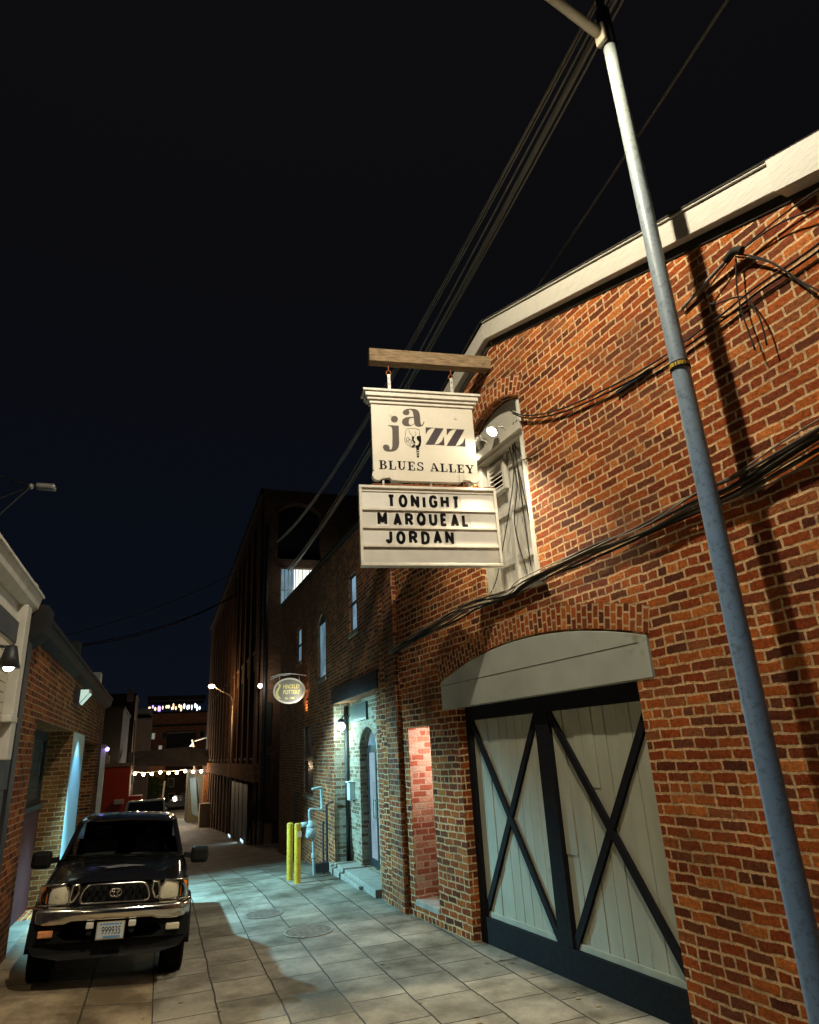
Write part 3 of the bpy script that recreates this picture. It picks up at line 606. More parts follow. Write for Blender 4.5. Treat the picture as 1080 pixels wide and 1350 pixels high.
# slab serif capitals
def serif(ch):
    R_ = []; T = .24; t = .085; S = .08
    def bar(x0, x1, y0, y1): R_.append([(x0, y0), (x1, y0), (x1, y1), (x0, y1)])
    def ring(cx, cy, rx, ry, tx, ty, a0, a1, n=12):
        o = arc(cx, cy, rx, ry, a0, a1, n); i = arc(cx, cy, rx - tx, ry - ty, a0, a1, n); R_.append(o + i[::-1])
    if ch == 'L': bar(.12, .12 + T, S, 1 - S); bar(0, .5, 1 - S, 1); bar(0, .82, 0, S); bar(.72, .82, S, .36); w = .86
    elif ch == 'E': bar(.12, .12 + T, S, 1 - S); bar(0, .8, 1 - S, 1); bar(0, .82, 0, S); bar(.72, .82, S, .32); bar(.7, .8, .70, 1 - S); bar(.12 + T, .6, .46, .54); bar(.54, .6, .36, .64); w = .88
    elif ch == 'B': bar(.12, .12 + T, S, 1 - S); bar(0, .5, 1 - S, 1); bar(0, .5, 0, S); bar(.36, .5, .48, .55); ring(.48, .765, .32, .235, .2, .07, -PI / 2, PI / 2); ring(.48, .27, .40, .27, .23, .07, -PI / 2, PI / 2); w = .92
    elif ch == 'U': bar(.12, .12 + T, .34, 1 - S); bar(0, .46, 1 - S, 1); bar(.62, .98, 1 - S, 1); bar(.76, .84, .34, 1 - S); ring(.48, .34, .36, .34, .2, .09, PI, 2 * PI); w = 1.02
    elif ch == 'S': ring(.42, .745, .33, .255, .17, .08, PI * .12, PI * 1.5); ring(.42, .265, .37, .265, .19, .08, -PI * .88, PI * .5); bar(.66, .74, .68, .98); bar(.04, .12, .02, .34); w = .82
    elif ch == 'A': R_.append([(.40, 1), (.56, 1), (.98, S), (.70, S)]); R_.append([(.40, 1), (.46, .9), (.20, S), (.12, S)]); bar(.26, .74, .3, .37); bar(0, .36, 0, S); bar(.6, 1.08, 0, S); w = 1.08
    elif ch == 'Y': bar(.38, .62, S, .45); bar(.26, .76, 0, S); R_.append([(.08, 1 - S), (.36, 1 - S), (.62, .45), (.38, .45)]); R_.append([(.80, 1 - S), (.88, 1 - S), (.62, .42), (.54, .46)]); bar(0, .44, 1 - S, 1); bar(.68, 1.0, 1 - S, 1); w = 1.0
    return R_, w
def serif_word(word, x0, x1, zb, h, tilt):
    b = MB(); ws = [serif(c) for c in word]; gap = .14; tot = sum(w for _, w in ws) + gap * (len(word) - 1); k = (x1 - x0) / tot; x = x0
    for ps, w in ws:
        for p in ps: b.prism(FS, [(x + a * k, zb + tilt * (x - x0) + q * h) for a, q in p], .0352, .0378)
        x += (w + gap) * k
    b.build('lettering', 'ink_black', js, fr=FS)
serif_word('BLUES', ub(1.60), ub(1.035), 5.482, .118, -.01)
serif_word('ALLEY', ub(.955), ub(.385), 5.476, .112, -.02)
for u in (1.42, .575):      # strap hangers, hooks, small plates
    a = ub(u)
    MB().tube([FS.p(a, 6.99, 0), FS.p(a + .004, 6.9, 0)], .008, 6).tube([FS.p(a + .03 * math.cos(q), 6.865 + .04 * math.sin(q), 0) for q in [i * 2 * PI / 12 for i in range(13)]], .0075, 6, cap=False).build('hook', 'rust', js, smooth=True)
    MB().box(FS, a - .018, a + .022, 6.565, 6.85, -.008, .008).build('strap', 'galv', js, fr=FS, bevel=.003)
    s_ = MB()
    for z in (6.62, 6.7, 6.78): s_.box(FS, a - .008, a + .008, z - .008, z + .008, .008, .014)
    s_.build('bolt', 'rust', js, fr=FS)
    MB().box(FS, a - .022, a + .018, 6.22, 6.37, .036, .042).build('plate', 'sign_trim', js, fr=FS, bevel=.002)
    MB().box(FS, a - .01, a + .03, 5.34, 5.45, .036, .043).build('plate', 'sign_trim', js, fr=FS, bevel=.002)
# letter board
mq = thing('letter_board', FS.p(ub(1.0), 4.255, 0), 'white changeable letter board hanging under the cream club sign', 'sign')
L0, L1, Z0, Z1 = ub(1.86), ub(.125), 4.255, 5.265
MB().box(FS, L0 + .02, L1 - .02, Z0 + .02, Z1 - .02, -.045, .02).build('panel', 'card_grey', mq, fr=FS)
b = MB()
b.box(FS, L0, L1, Z0, Z0 + .035, -.06, .05); b.box(FS, L0, L1, Z1 - .035, Z1, -.06, .05); b.box(FS, L0, L0 + .035, Z0 + .035, Z1 - .035, -.06, .05); b.box(FS, L1 - .035, L1, Z0 + .035, Z1 - .035, -.06, .05)
b.build('frame', 'sign_trim', mq, fr=FS, bevel=.005)
rows = [(4.985, 5.165), (4.755, 4.935), (4.525, 4.705), (4.30, 4.48)]
for z0, z1 in rows:
    MB().box(FS, L0 + .036, L1 - .036, z0 - .040, z0 - .010, .0205, .046).build('rail', 'sign_trim', mq, fr=FS, bevel=.002)
MB().box(FS, L0 + .036, L1 - .036, 5.185, 5.205, .0205, .034).build('rail', 'sign_trim', mq, fr=FS, bevel=.002)
words = [('TONIGHT', ub(1.515), ub(.605), 0), ('MARQUEAL', ub(1.645), ub(.505), 1), ('JORDAN', ub(1.555), ub(.715), 2)]
rnd = random.Random(5)
_O = [(.5 + .5 * math.sin(2 * PI * i / 16), .5 + .5 * math.cos(2 * PI * i / 16)) for i in range(17)]
STROKES = {'T': [[(0, 1), (1, 1)], [(.5, 1), (.5, 0)]], 'O': [_O + [_O[1]]], 'N': [[(0, 0), (0, 1), (1, 0), (1, 1)]], 'I': [[(.5, 0), (.5, 1)]],
 'G': [[(.98, .78), (.85, .95), (.5, 1), (.15, .9), (0, .5), (.15, .1), (.5, 0), (.85, .06), (1, .2), (1, .45), (.6, .45)]], 'H': [[(0, 0), (0, 1)], [(1, 0), (1, 1)], [(0, .5), (1, .5)]],
 'M': [[(0, 0), (0, 1), (.5, .25), (1, 1), (1, 0)]], 'A': [[(0, 0), (.5, 1), (1, 0)], [(.2, .3), (.8, .3)]], 'R': [[(0, 0), (0, 1), (.6, 1), (.92, .88), (.92, .62), (.6, .5), (0, .5)], [(.5, .5), (1, 0)]],
 'Q': [_O + [_O[1]], [(.6, .3), (1, -.04)]], 'U': [[(0, 1), (0, .3), (.15, .07), (.5, 0), (.85, .07), (1, .3), (1, 1)]], 'E': [[(1, 1), (0, 1), (0, 0), (1, 0)], [(0, .5), (.85, .5)]],
 'L': [[(0, 1), (0, 0), (1, 0)]], 'J': [[(.9, 1), (.9, .25), (.75, .05), (.4, 0), (.1, .08), (0, .25)]], 'D': [[(0, 0), (0, 1), (.5, 1), (.88, .85), (1, .5), (.88, .15), (.5, 0), (0, 0), (0, .2)]]}
WD = {'I': .38, 'J': .8, 'M': 1.12, 'Q': 1.08, 'O': 1.04, 'G': 1.02, 'L': .85, 'E': .86, 'T': .92}
for word, x0, x1, r in words:
    z0, z1 = rows[r]; ws = [WD.get(c, 1) for c in word]
    extra = .32 if word == 'MARQUEAL' else 0
    k = (x1 - x0) / (sum(ws) + .36 * (len(word) - 1) + extra); x = x0
    b = MB(); b.box(FS, L0 + .04, x0 - .02, z0 - .008, z1 + .012, .0205, .0235)
    b.build('blank_card', 'card_white' if r != 1 else 'card_grey', mq, fr=FS)
    b = MB(); b.box(FS, x1 + .02, L1 - .04, z0 - .008, z1 + .012, .0205, .0245); b.build('blank_card', 'card_white', mq, fr=FS)
    for i, c in enumerate(word):
        w = ws[i] * k; zj = rnd.uniform(-.007, .007)
        b = MB(); b.box(FS, x - .16 * k, x + w + .16 * k, z0 - .008 + zj, z1 + .012 + zj, .0205, .0235 + .0004 * (i % 3)); cd = b.build('letter_card', ('card_white', 'card_grey')[rnd.random() < .35], mq, fr=FS)
        b = MB(); hh = z1 - z0 - .012; th_ = .038
        for st_ in STROKES[c]:
            P_ = [(x + th_ / 2 + q * (w - th_), z0 + zj + th_ / 2 + v_ * (hh - th_)) for q, v_ in st_]
            for (q0, v0), (q1, v1) in zip(P_, P_[1:]):
                dx, dz_ = q1 - q0, v1 - v0; l_ = math.hypot(dx, dz_) or 1; nx_, nz_ = -dz_ / l_ * th_ / 2, dx / l_ * th_ / 2
                b.prism(FS, [(q0 + nx_, v0 + nz_), (q0 - nx_, v0 - nz_), (q1 - nx_, v1 - nz_), (q1 + nx_, v1 + nz_)], .0262, .0275)
            if len(P_) > 2:
                for q0, v0 in P_[1:-1]: b.prism(FS, [(q0 + th_ / 2 * math.cos(k_ * PI / 5), v0 + th_ / 2 * math.sin(k_ * PI / 5)) for k_ in range(10)], .0262, .0276)
        ob = b.build('letter', 'ink_black', cd, fr=FS)
        x += w + .36 * k + (extra * k if (word == 'MARQUEAL' and i == 0) else 0)
MB().tube([FS.p(L0 + .17, 5.295, .0), FS.p(L1 + .02, 5.285, 0)], .012, 8).build('hanger_bar', 'rust', mq, smooth=True)
for a in (.35, .95, 1.45):
    MB().box(FS, a - .012, a + .012, 5.262, 5.345, -.01, .01).build('link', 'galv', mq, fr=FS)

# floodlights on the hatch ledge
def flood(a, out_, zz, label, tgt, power, ang, tgt2, pw2):
    p = FR.p(a, zz, out_); t = thing('floodlight', p, label, 'floodlight')
    d = (V(tgt) - p).normalized()
    MB().tube(smooth_path([FR.p(a - .05, 5.97, -.05), FR.p(a - .04, 6.06, .0), FR.p(a, zz + .03, out_ * .5), p - d * .05], 5), .012, 8).build('arm', 'galv', t, smooth=True)
    MB().lathe(p - d * .05, [(.0, -.02), (.03, -.015), (.036, .02), (.045, .05), (.078, .10), (.080, .125), (.070, .125)], d, 18).build('housing', 'galv', t, smooth=True)
    MB().lathe(p - d * .05, [(.0, .118), (.070, .118)], d, 18).build('lens', 'lens_flood', t)
    light('flood_beam', 'SPOT', p + d * .09, power, (1, .90, .68), t, .03, tgt, ang, .6); light('flood_down_beam', 'SPOT', p + d * .09, pw2, (1, .88, .62), t, .04, tgt2, 76, .8)
flood(6.80, .12, 6.06, 'lit floodlight nearer the club sign, on the ledge of the white hatch', FS.p(.9, 4.8, -1.2), 22, 150, (1.9, 9.6, 0), 620)
flood(6.36, .12, 6.04, 'lit floodlight farther right on the ledge of the white hatch', FS.p(.95, 4.8, .6), 20, 150, (1.8, 4.5, 0), 1250)

# ================================================================== STREET LAMP
px_, py_ = FR.p(3.15, 0, .5).xy
lampt = thing('street_lamp', (px_, py_, 0), 'tall blue lamp pole in front of the orange brick wall, arm reaching over the alley', 'street lamp')
rad = lambda z: .080 - .0022 * z
MB().tube([(px_, py_, i * .43) for i in range(21)], lambda t: rad(t * 8.6), 28).build('pole', 'pole_blue_grey', lampt, smooth=True)
MB().lathe((px_, py_, 0), [(.2, 0), (.2, .03), (.13, .06), (.115, .12)], n=24).build('base_plate', 'dark_metal', lampt)
MB().tube([(px_, py_, 8.55), (px_, py_, 9.05)], .070, 18).tube([(px_, py_, 9.05), (px_, py_, 9.25)], .04, 12).build('cap_sleeve', 'dark_metal', lampt, smooth=True)
sb = MB().lathe((px_, py_, 4.97), [(.070, -.03), (.079, -.028), (.079, .028), (.070, .03)], n=28).build('strap', 'black_paint', lampt)
b = MB()
for i in range(9):
    q = math.atan2(-py_, -px_) + (i - 4) * .30; u_ = V((math.cos(q), math.sin(q), 0)); tt = V((-u_.y, u_.x, 0)); c_ = V((px_, py_, 4.97)) + u_ * .0805
    w = .007 + .004 * (i % 3)
    b.add([c_ + tt * w + V((0, 0, .014)), c_ - tt * w + V((0, 0, .018)), c_ - tt * w - V((0, 0, .016)), c_ + tt * w * .4 - V((0, 0, .018))], [(0, 1, 2, 3)])
b.build('strap_print', 'yellow', sb)
P0 = V((px_, py_, 8.68)); OUT = FR.n
MB().tube(smooth_path([P0 + OUT * .09, P0 + OUT * .6 + V((0, 0, .18)), P0 + OUT * 1.2 + V((0, 0, .36)), P0 + OUT * 1.75 + V((0, 0, .44))], 6), .05, 14, r1=.038).build('arm', 'arm_tan', lampt, smooth=True)
MB().box(FR, 3.09, 3.21, 8.56, 8.8, .56, .62).build('arm_flange', 'arm_tan', lampt, fr=FR, bevel=.02)
lh = P0 + OUT * 2.05 + V((0, 0, .46))
hd_ = MB(); hd_.add([lh + FR.x * a + OUT * o + V((0, 0, z)) for a, o, z in ((-.17, -.36, -.02), (.17, -.36, -.02), (.19, .36, -.03), (-.19, .36, -.03), (-.1, -.34, .09), (.1, -.34, .09), (.12, .28, .07), (-.12, .28, .07))], [(0, 1, 2, 3), (4, 5, 6, 7), (0, 1, 5, 4), (1, 2, 6, 5), (2, 3, 7, 6), (3, 0, 4, 7)])
head = hd_.build('lamp_head', 'arm_tan', lampt, bevel=.02)
b = MB(); b.add([lh + FR.x * a + OUT * o + V((0, 0, -.04)) for a, o in ((-.13, -.2), (.13, -.2), (.13, .28), (-.13, .28))], [(0, 1, 2, 3)]); b.build('lens', 'led_face', head)
light('street_light', 'SPOT', lh + V((0, 0, -.1)), 1480, (1, .89, .68), lampt, .09, lh + V((0, 0, -5)), 168, .35)
# ================================================================== POTTERY BUILDING
pb = thing('pottery_building', FB.p(17, -.3, 0), 'dark red brick building with small upper windows and a recessed lit doorway', 'building')
outer = [(10.4, -.3), (10.4, 6.45), (14.0, 6.66), (18.5, 6.95), (24.3, 7.38), (24.3, -1.4), (15, -.3)]
wins = [(12.83, 13.46, 4.52, 5.75, 0), (16.05, 17.1, 3.96, 5.40, .18), (19.7, 20.55, 4.80, 5.88, 0), (17.85, 19.25, 1.22, 2.95, 0)]
holes = []
for a0, a1, z0, z1, r in wins:
    holes.append(([(a1, z0)] + segarch(a0, a1, z1, r, 8) + [(a0, z0)]) if r else [(a1, z0), (a1, z1), (a0, z1), (a0, z0)])
holes.append([(15.22, -.06), (15.22, 3.26), (11.62, 3.26), (11.62, -.06)])
b = MB().wall(FB, outer, holes, 6.0, [.16] * 4 + [.33])
b.build('wall', 'brick_pottery', pb, fr=FB)
b = MB(); b.add([FB.p(15.216, z, o) for z, o in ((-.05, -.003), (3.255, -.003), (3.255, -.31), (-.05, -.31))], [(0, 1, 2, 3)]); b.build('jamb_lining', 'brick_painted', pb)
b = MB(); b.prism(FB, [(10.4, 6.47), (24.3, 7.39), (24.3, 7.46), (10.4, 6.54)], -6, .05); b.build('coping', 'wood_dark', pb, fr=FB)
for i, (a0, a1, z0, z1, r) in enumerate(wins):
    f = MB(); w = .055; zt = z1 + r
    f.box(FB, a0, a0 + w, z0, z1, -.15, -.02); f.box(FB, a1 - w, a1, z0, z1, -.15, -.02); f.box(FB, a0, a1, z0, z0 + w, -.15, -.01)
    if r: f.prism(FB, [(a1, z1)] + segarch(a0, a1, z1, r, 8)[1:-1] + [(a0, z1)], -.15, -.05)
    f.box(FB, a0, a1, z1 - w, z1 + .002, -.15, -.055)
    if not r: f.box(FB, a0 + w, a1 - w, (z0 + z1) / 2 - .025, (z0 + z1) / 2 + .025, -.14, -.03)
    fo = f.build('window', ('frame_dark', 'frame_green', 'frame_dark', 'frame_dark')[i], pb, fr=FB)
    MB().box(FB, a0 + w, a1 - w, z0 + w, z1 - w, -.09, -.06).build('pane', ('glass_blue', 'glass_cyan', 'glass_cyan', 'glass_dark')[i], fo, fr=FB)
    MB().box(FB, a0 - .06, a1 + .06, z0 - .07, z0 - .002, -.1, .035).build('sill', 'stone', fo, fr=FB)
MB().box(FB, 11.42, 15.34, 3.262, 3.58, -.3, .022).build('steel_lintel', 'steel_black', pb, fr=FB)
# recess: back wall with an arched glazed door
bk = Frame(FB.p(0, 0, -.31), FB.x, FB.n)
dz = .12
dh = [(14.14, dz)] + segarch(12.82, 14.14, 2.35, .34, 12) + [(12.82, dz)]
MB().wall(bk, [(11.6, -.1), (11.6, 3.26), (15.24, 3.26), (15.24, -.1)], [dh], .02, [.22]).build('recess_wall', 'brick_painted', pb, fr=FB)
ring_ = arch_ring(bk, 12.80, 14.16, 2.36, .34, [.12], 'door_arch', pb, mat='brick_painted')
dr = MB(); bo = -.16
dr.box(bk, 12.82, 12.90, dz, 2.3, bo - .05, bo); dr.box(bk, 14.06, 14.14, dz, 2.3, bo - .05, bo); dr.box(bk, 12.90, 14.06, 2.2, 2.34, bo - .05, bo); dr.box(bk, 12.90, 14.06, dz, dz + .14, bo - .05, bo); dr.box(bk, 13.43, 13.53, dz + .14, 2.2, bo - .05, bo + .004)
d2 = dr.build('glazed_door', 'frame_dark', pb, fr=FB)
MB().box(bk, 13.53, 14.06, dz + .14, 2.2, bo - .03, bo - .02).build('pane', 'glass_door', d2, fr=FB)
MB().box(bk, 12.90, 13.43, dz + .14, 2.2, bo - .03, bo - .02).build('pane', 'glass_door', d2, fr=FB)
MB().prism(bk, [(14.12, 2.34)] + segarch(12.84, 14.12, 2.36, .32, 10) + [(12.84, 2.34)], bo - .03, bo - .02).build('fanlight', 'glass_cyan', d2, fr=FB)
MB().tube([bk.p(13.56, 1.0, bo + .06), bk.p(13.56, 1.35, bo + .06)], .014, 8).tube([bk.p(13.40, 1.0, bo + .06), bk.p(13.40, 1.35, bo + .06)], .014, 8).box(bk, 13.55, 13.57, 1.02, 1.04, bo, bo + .06).box(bk, 13.39, 13.41, 1.02, 1.04, bo, bo + .06).box(bk, 13.55, 13.57, 1.31, 1.33, bo, bo + .06).box(bk, 13.39, 13.41, 1.31, 1.33, bo, bo + .06).build('handle', 'galv', d2, fr=FB)
MB().box(bk, 11.7, 14.95, -.1, dz - .003, -.2, .40).build('stone_step', 'concrete', pb, fr=FB, bevel=.012)
MB().box(FB, 12.5, 14.9, -.2, .055, -.1, .17).build('stone_step', 'concrete', pb, fr=FB, bevel=.015)
MB().box(FB, 14.92, 15.5, -.2, .045, -.05, .10).build('stone_step', 'concrete', pb, fr=FB, bevel=.015)
MB().box(bk, 13.35, 14.75, 2.86, 3.18, .003, .05).box(bk, 13.31, 14.79, 2.83, 2.859, .003, .06).build('wall_plaque', 'plaque', pb, fr=FB, bevel=.008)
MB().tube([bk.p(15.08, 0, .06), bk.p(15.08, 3.2, .06)], .045, 10).build('drainpipe', 'frame_dark', pb, smooth=True)
MB().box(bk, 14.62, 14.86, 1.28, 1.62, .003, .12).box(bk, 14.60, 14.88, 1.62, 1.65, .003, .15).build('mailbox', 'mail_white', pb, fr=FB, bevel=.01)
MB().tube([FB.p(20.4 + .05, 1.2, .05), FB.p(20.45, -.5, .05)], .04, 8).build('downspout', 'dark_metal', pb)
wl = thing('wall_lantern', bk.p(14.86, 2.74, .22), 'bright cool white lamp inside the recessed doorway of the dark brick building', 'lamp')
MB().tube(smooth_path([bk.p(15.0, 2.95, .02), bk.p(14.95, 3.0, .12), bk.p(14.86, 2.92, .22)], 5), .014, 8).lathe(bk.p(14.86, 2.80, .22), [(.012, .14), (.07, .10), (.085, .06)], (0, 0, 1), 16).build('bracket', 'dark_metal', wl, smooth=True)
MB().sphere(bk.p(14.86, 2.76, .22), .085, 16).build('globe', 'bulb_cyan', wl, smooth=True)
light('lantern_light', 'POINT', bk.p(14.78, 2.66, .42), 50, (.62, 1, .93), wl, .07)
# oval sign
oc = V((3.20, 18.70, 3.89)); FO = Frame(oc, (1, -.02, 0), (-.02, -1, 0))
ov = thing('oval_sign', tuple(oc), 'small oval sign with gold edge and pot drawing on a bracket from the brick wall', 'sign')
el = [(.44 * math.cos(2 * PI * i / 40), .345 * math.sin(2 * PI * i / 40)) for i in range(40)]
MB().prism(FO, el, -.03, .03).build('rim', 'sign_cream', ov, fr=FO)
paint('oval_grey', (.20, .19, .15), .4); paint('oval_gold', (.75, .62, .22), .4)
MB().prism(FO, [(a * .89, z * .87) for a, z in el], .03, .034).build('face', 'oval_grey', ov, fr=FO)
for txt, x, z, w, h in (('HINCKLEY', -.17, .055, .46, .115), ('POTTERY', -.17, -.09, .46, .115), ('Est. 1980', -.12, -.225, .26, .06)):
    vs, fs = text_polys(txt, w, h, .035)
    MB().add([FO.p(x + a, z + q, .0355) for a, q in vs], fs).build('lettering', 'oval_gold', ov, fr=FO)
vase = [(-.30, .19), (-.24, .19), (-.22, .13), (-.27, .03), (-.30, -.04), (-.28, -.12), (-.21, -.20), (-.33, -.20), (-.36, -.10), (-.36, -.02), (-.32, .06), (-.28, .12)]
MB().flat(FO, [(a - .01, z) for a, z in vase], .0356).build('pot_drawing', 'oval_gold', ov, fr=FO)
b = MB(); b.tube(smooth_path([FO.p(-.52, .37, 0), FO.p(-.3, .44, 0), FO.p(.05, .46, 0), FO.p(.5, .40, 0)], 6), .018, 8); b.tube(smooth_path([FO.p(-.52, .30, 0), FO.p(-.3, .40, 0), FO.p(0, .43, 0)], 6), .012, 8); b.tube([FO.p(-.27, .42, 0), FO.p(-.27, .26, 0)], .009, 6).tube([FO.p(.27, .43, 0), FO.p(.27, .26, 0)], .009, 6).tube([FO.p(.44, 0, 0), FO.p(.56, 0, 0)], .014, 6)
b.build('bracket', 'galv', ov, smooth=True)
MB().tube([FO.p(.52, -.28, .35), FO.p(.42, -.25, .33)], .03, 8).build('spot_housing', 'dark_metal', ov)
light('oval_spot', 'SPOT', FO.p(.40, -.30, .60), 34, (.95, .95, .9), ov, .03, FO.p(-.1, 0, .0), 80, .6)
light('oval_wall_light', 'SPOT', FO.p(.30, -.60, .10), 26, (1, .48, .16), ov, .03, FO.p(.60, .1, -.25), 100, .8)

# gas meter and bollards
gm = thing('gas_meter', (3.06, 14.75, -.09), 'grey gas meter on riser pipes beside the two yellow posts', 'gas meter')
G = lambda x, z, y=14.8: V((x, y, z))
MB().tube(smooth_path([G(3.06, -.1), G(3.05, .3), G(3.04, .65)], 4), .024, 10).lathe((3.055, 14.8, .30), [(.045, -.05), (.05, 0), (.045, .05)], n=10).build('riser', 'meter_grey', gm, smooth=True)
MB().box(Frame((3.0, 14.8, .62), (1, 0, 0), (0, -1, 0)), -.10, .10, 0, .20, -.08, .10).build('meter_body', 'meter_grey', gm, bevel=.03)
MB().lathe((2.99, 14.8, .72), [(0, .13), (.085, .125), (.095, .08), (.09, 0)], (0, -1, 0), 20).build('dial_housing', 'meter_grey', gm, smooth=True)
MB().lathe((3.0, 14.8, .82), [(.10, 0), (.11, .04), (.07, .09), (.05, .13)], n=16).build('regulator', 'meter_grey', gm, smooth=True)
MB().tube([G(2.95, .88), G(2.80, .88)], .05, 12).tube([G(2.80, .88), G(2.70, .88)], .035, 10).build('valve', 'meter_grey', gm, smooth=True)
MB().tube(smooth_path([G(2.98, .92), G(2.97, 1.12), G(3.02, 1.16), G(3.20, 1.13), G(3.24, 1.18, 14.85), G(3.24, 1.5, 14.9), G(3.22, 1.56), G(3.02, 1.54)], 5), .026, 10).build('bypass_pipe', 'meter_grey', gm, smooth=True)
MB().tube([G(3.4, -.08, 15.1), G(3.4, 1.2, 15.1), G(3.55, 1.25, 15.1)], .025, 8).tube([G(3.3, -.08, 15.0), G(3.3, .9, 15.0)], .018, 8).wbox(3.12, 3.4, 14.9, 15.05, -.05, .12).build('conduit', 'dark_metal', gm, smooth=False)
def bollard(loc, label):
    t = thing('bollard', loc, label, 'bollard', 'yellow bollards guarding the gas meter')
    x, y, z = loc
    MB().lathe(loc, [(.0, 1.02), (.05, 1.02), (.062, 1.0), (.062, -.05)], n=16).build('post', 'yellow', t, smooth=False)
    return t
b1 = bollard((2.58, 14.0, -.03), 'front yellow bollard with white reflector and rusty stains beside the gas meter')
MB().box(Frame((2.60, 14.0, .80), (1, 0, 0), (0, -1, 0)), -.035, .045, -.05, .05, .045, .066).build('reflector', 'card_white', b1)
bollard((2.53, 14.55, -.06), 'rear yellow bollard half hidden behind the front one')

# ================================================================== OVERHEAD CABLES
def span(name, p, q, sag, r, n, label, spread=.08, mat='cable_sky', k=16):
    t = thing(name, tuple((V(p) + V(q)) / 2), label, 'cables'); rnd = random.Random(len(label))
    for i in range(n):
        d = V((rnd.uniform(-1, 1), 0, rnd.uniform(-1, 1))) * spread
        pts = []
        for j in range(k + 1):
            s = j / k; P = V(p) * (1 - s) + V(q) * s + d * (1 + .3 * math.sin(7 * s + i)); P.z -= sag * 4 * s * (1 - s) * (1 + .04 * i); pts.append(P)
        MB().tube(pts, r, 6).build('wire', mat, t, smooth=True)
    return t
A1 = V((3.95, 3.19, 9.57)); B1 = V((4.97, 29.60, 10.24))
span('overhead_cables', A1, B1, .55, .014, 6, 'thick bundle of overhead cables running from the pole top over the roofs', .07)
A2 = V((3.80, 3.22, 9.54)); B2 = V((4.43, 29.60, 11.56))
span('overhead_cables', A2, B2, .8, .010, 3, 'thinner pair of overhead cables left of the thick bundle behind the pole top', .05)
span('overhead_wire', (5.55, 3.20, 10.17), (6.26, 26.00, 9.89), .5, .022, 1, 'single thin wire crossing the black sky right of the lamp pole', 0)
span('alley_cable', (-6.16, 40.00, 8.14), (5.33, 40.00, 12.37), .9, .03, 2, 'dark drooping cable across the far end of the alley sky', .12, 'cable_black')
span('alley_cable', (-6.54, 42.00, 8.98), (5.56, 42.00, 14.39), .6, .02, 1, 'upper thin dark cable across the far end of the alley sky', .1, 'cable_black')
fl = thing('roof_floodlight', (-2.16, 11.00, 6.43), 'unlit floodlight on thin struts against the sky at the left edge', 'floodlight')
c0 = V((-2.20, 11.00, 6.43))
MB().sphere(c0, (.045, .045, .05), 12).build('joint', 'galv', fl, smooth=True)
MB().box(Frame(c0 + V((.2, 0, .0)), (1, 0, 0), (0, -1, 0)), -.13, .15, -.04, .045, -.09, .09).build('lamp_head', 'galv', fl, bevel=.03)
MB().tube([c0, (-2.96, 11.00, 6.66)], .014, 8).tube([c0, (-2.87, 11.00, 6.04)], .012, 8).tube([c0, (-2.81, 11.00, 5.61)], .016, 8).build('strut', 'dark_metal', fl)

# ================================================================== LEFT: CREAM BUILDING
cb = thing('cream_building', (-1.6, 4, 0), 'cream clad building with white gutter and dark timber frame at the left edge', 'building')
MB().wbox(-7, -1.62, -4, 8.85, -.2, 3.75).build('siding', 'siding_cream', cb)
b = MB()
for k in range(14): b.box(FL, 3.5, 8.2, 2.42 + k * .1, 2.508 + k * .1, -.02, .0 + .012)
b.build('clapboards', 'siding_cream', cb, fr=FL)
b = MB(); b.box(FL, -4, 8.85, 0, .25, -.02, .02)
for y in (2.2, 4.4, 6.6, 8.25): b.box(FL, y, y + .5, .25, 2.05, -.02, .03)
b.box(FL, -4, 8.85, 2.05, 2.35, -.02, .035); b.box(FL, -4, 8.85, 3.55, 3.78, -.02, .03)
b.build('timber_frame', 'trim_slate', cb, fr=FL, bevel=.006)
MB().box(FL, -4, 8.8, .25, 2.05, -.03, -.004).build('door_panel', 'trim_black', cb, fr=FL)
MB().box(FL, 8.27, 8.50, 2.35, 3.98, -.02, .10).box(FL, 8.15, 8.5, 2.72, 2.79, .012, .108).build('downspout', 'gutter_white', cb, fr=FL, bevel=.012)
b = MB(); FG = Frame((-1.6, 0, 0), (1, 0, 0), (0, -1, 0))
b.prism(FG, [(-.30, 3.98), (.03, 3.98), (.10, 4.05), (.13, 4.17), (.155, 4.17), (.155, 4.20), (.10, 4.2), (.08, 4.06), (-.30, 4.03)], -8.85, 4)
b.build('gutter', 'gutter_white', cb, fr=FL)
MB().box(FL, -4, 8.85, 3.78, 3.979, -.3, -.0).build('soffit', 'gutter_white', cb, fr=FL)
MB().prism(FG, [(-5.4, 4.0), (.03, 4.04), (-.6, 4.25), (-5.4, 4.9)], -8.85, 4).build('roof', 'shingle', cb)
MB().sphere((-1.62, 8.9, 4.30), (.09, .12, .10), 12).build('vent_cap', 'gutter_white', cb, smooth=True)
def sconce(p, label, power, tgt):
    t = thing('barn_sconce', p, label, 'lamp'); p = V(p)
    MB().lathe(p, [(.02, .22), (.05, .21), (.075, .10), (.10, 0), (.095, 0), (.07, .1)], n=16).tube([p + V((0, 0, .2)), p + V((-.18, 0, .22))], .014, 8).build('shade', 'dark_metal', t, smooth=True)
    MB().sphere(p + V((0, 0, .02)), .05, 12).build('bulb', 'bulb_white', t, smooth=True)
    light('sconce_light', 'SPOT', p + V((0, 0, -.04)), power, (1, .78, .46), t, .04, tgt, 118, .25)
sconce((-1.42, 7.30, 3.16), 'dark bell shaded wall lamp, lit, on the cream building', 25, (-1.0, 7.0, 0))
sconce((-1.42, 4.6, 3.02), 'added bell shaded wall lamp out of view on the cream building, warming the near paving', 70, (1.9, 5.2, 0))  # unseen lamp, added to throw a warm pool on the near paving

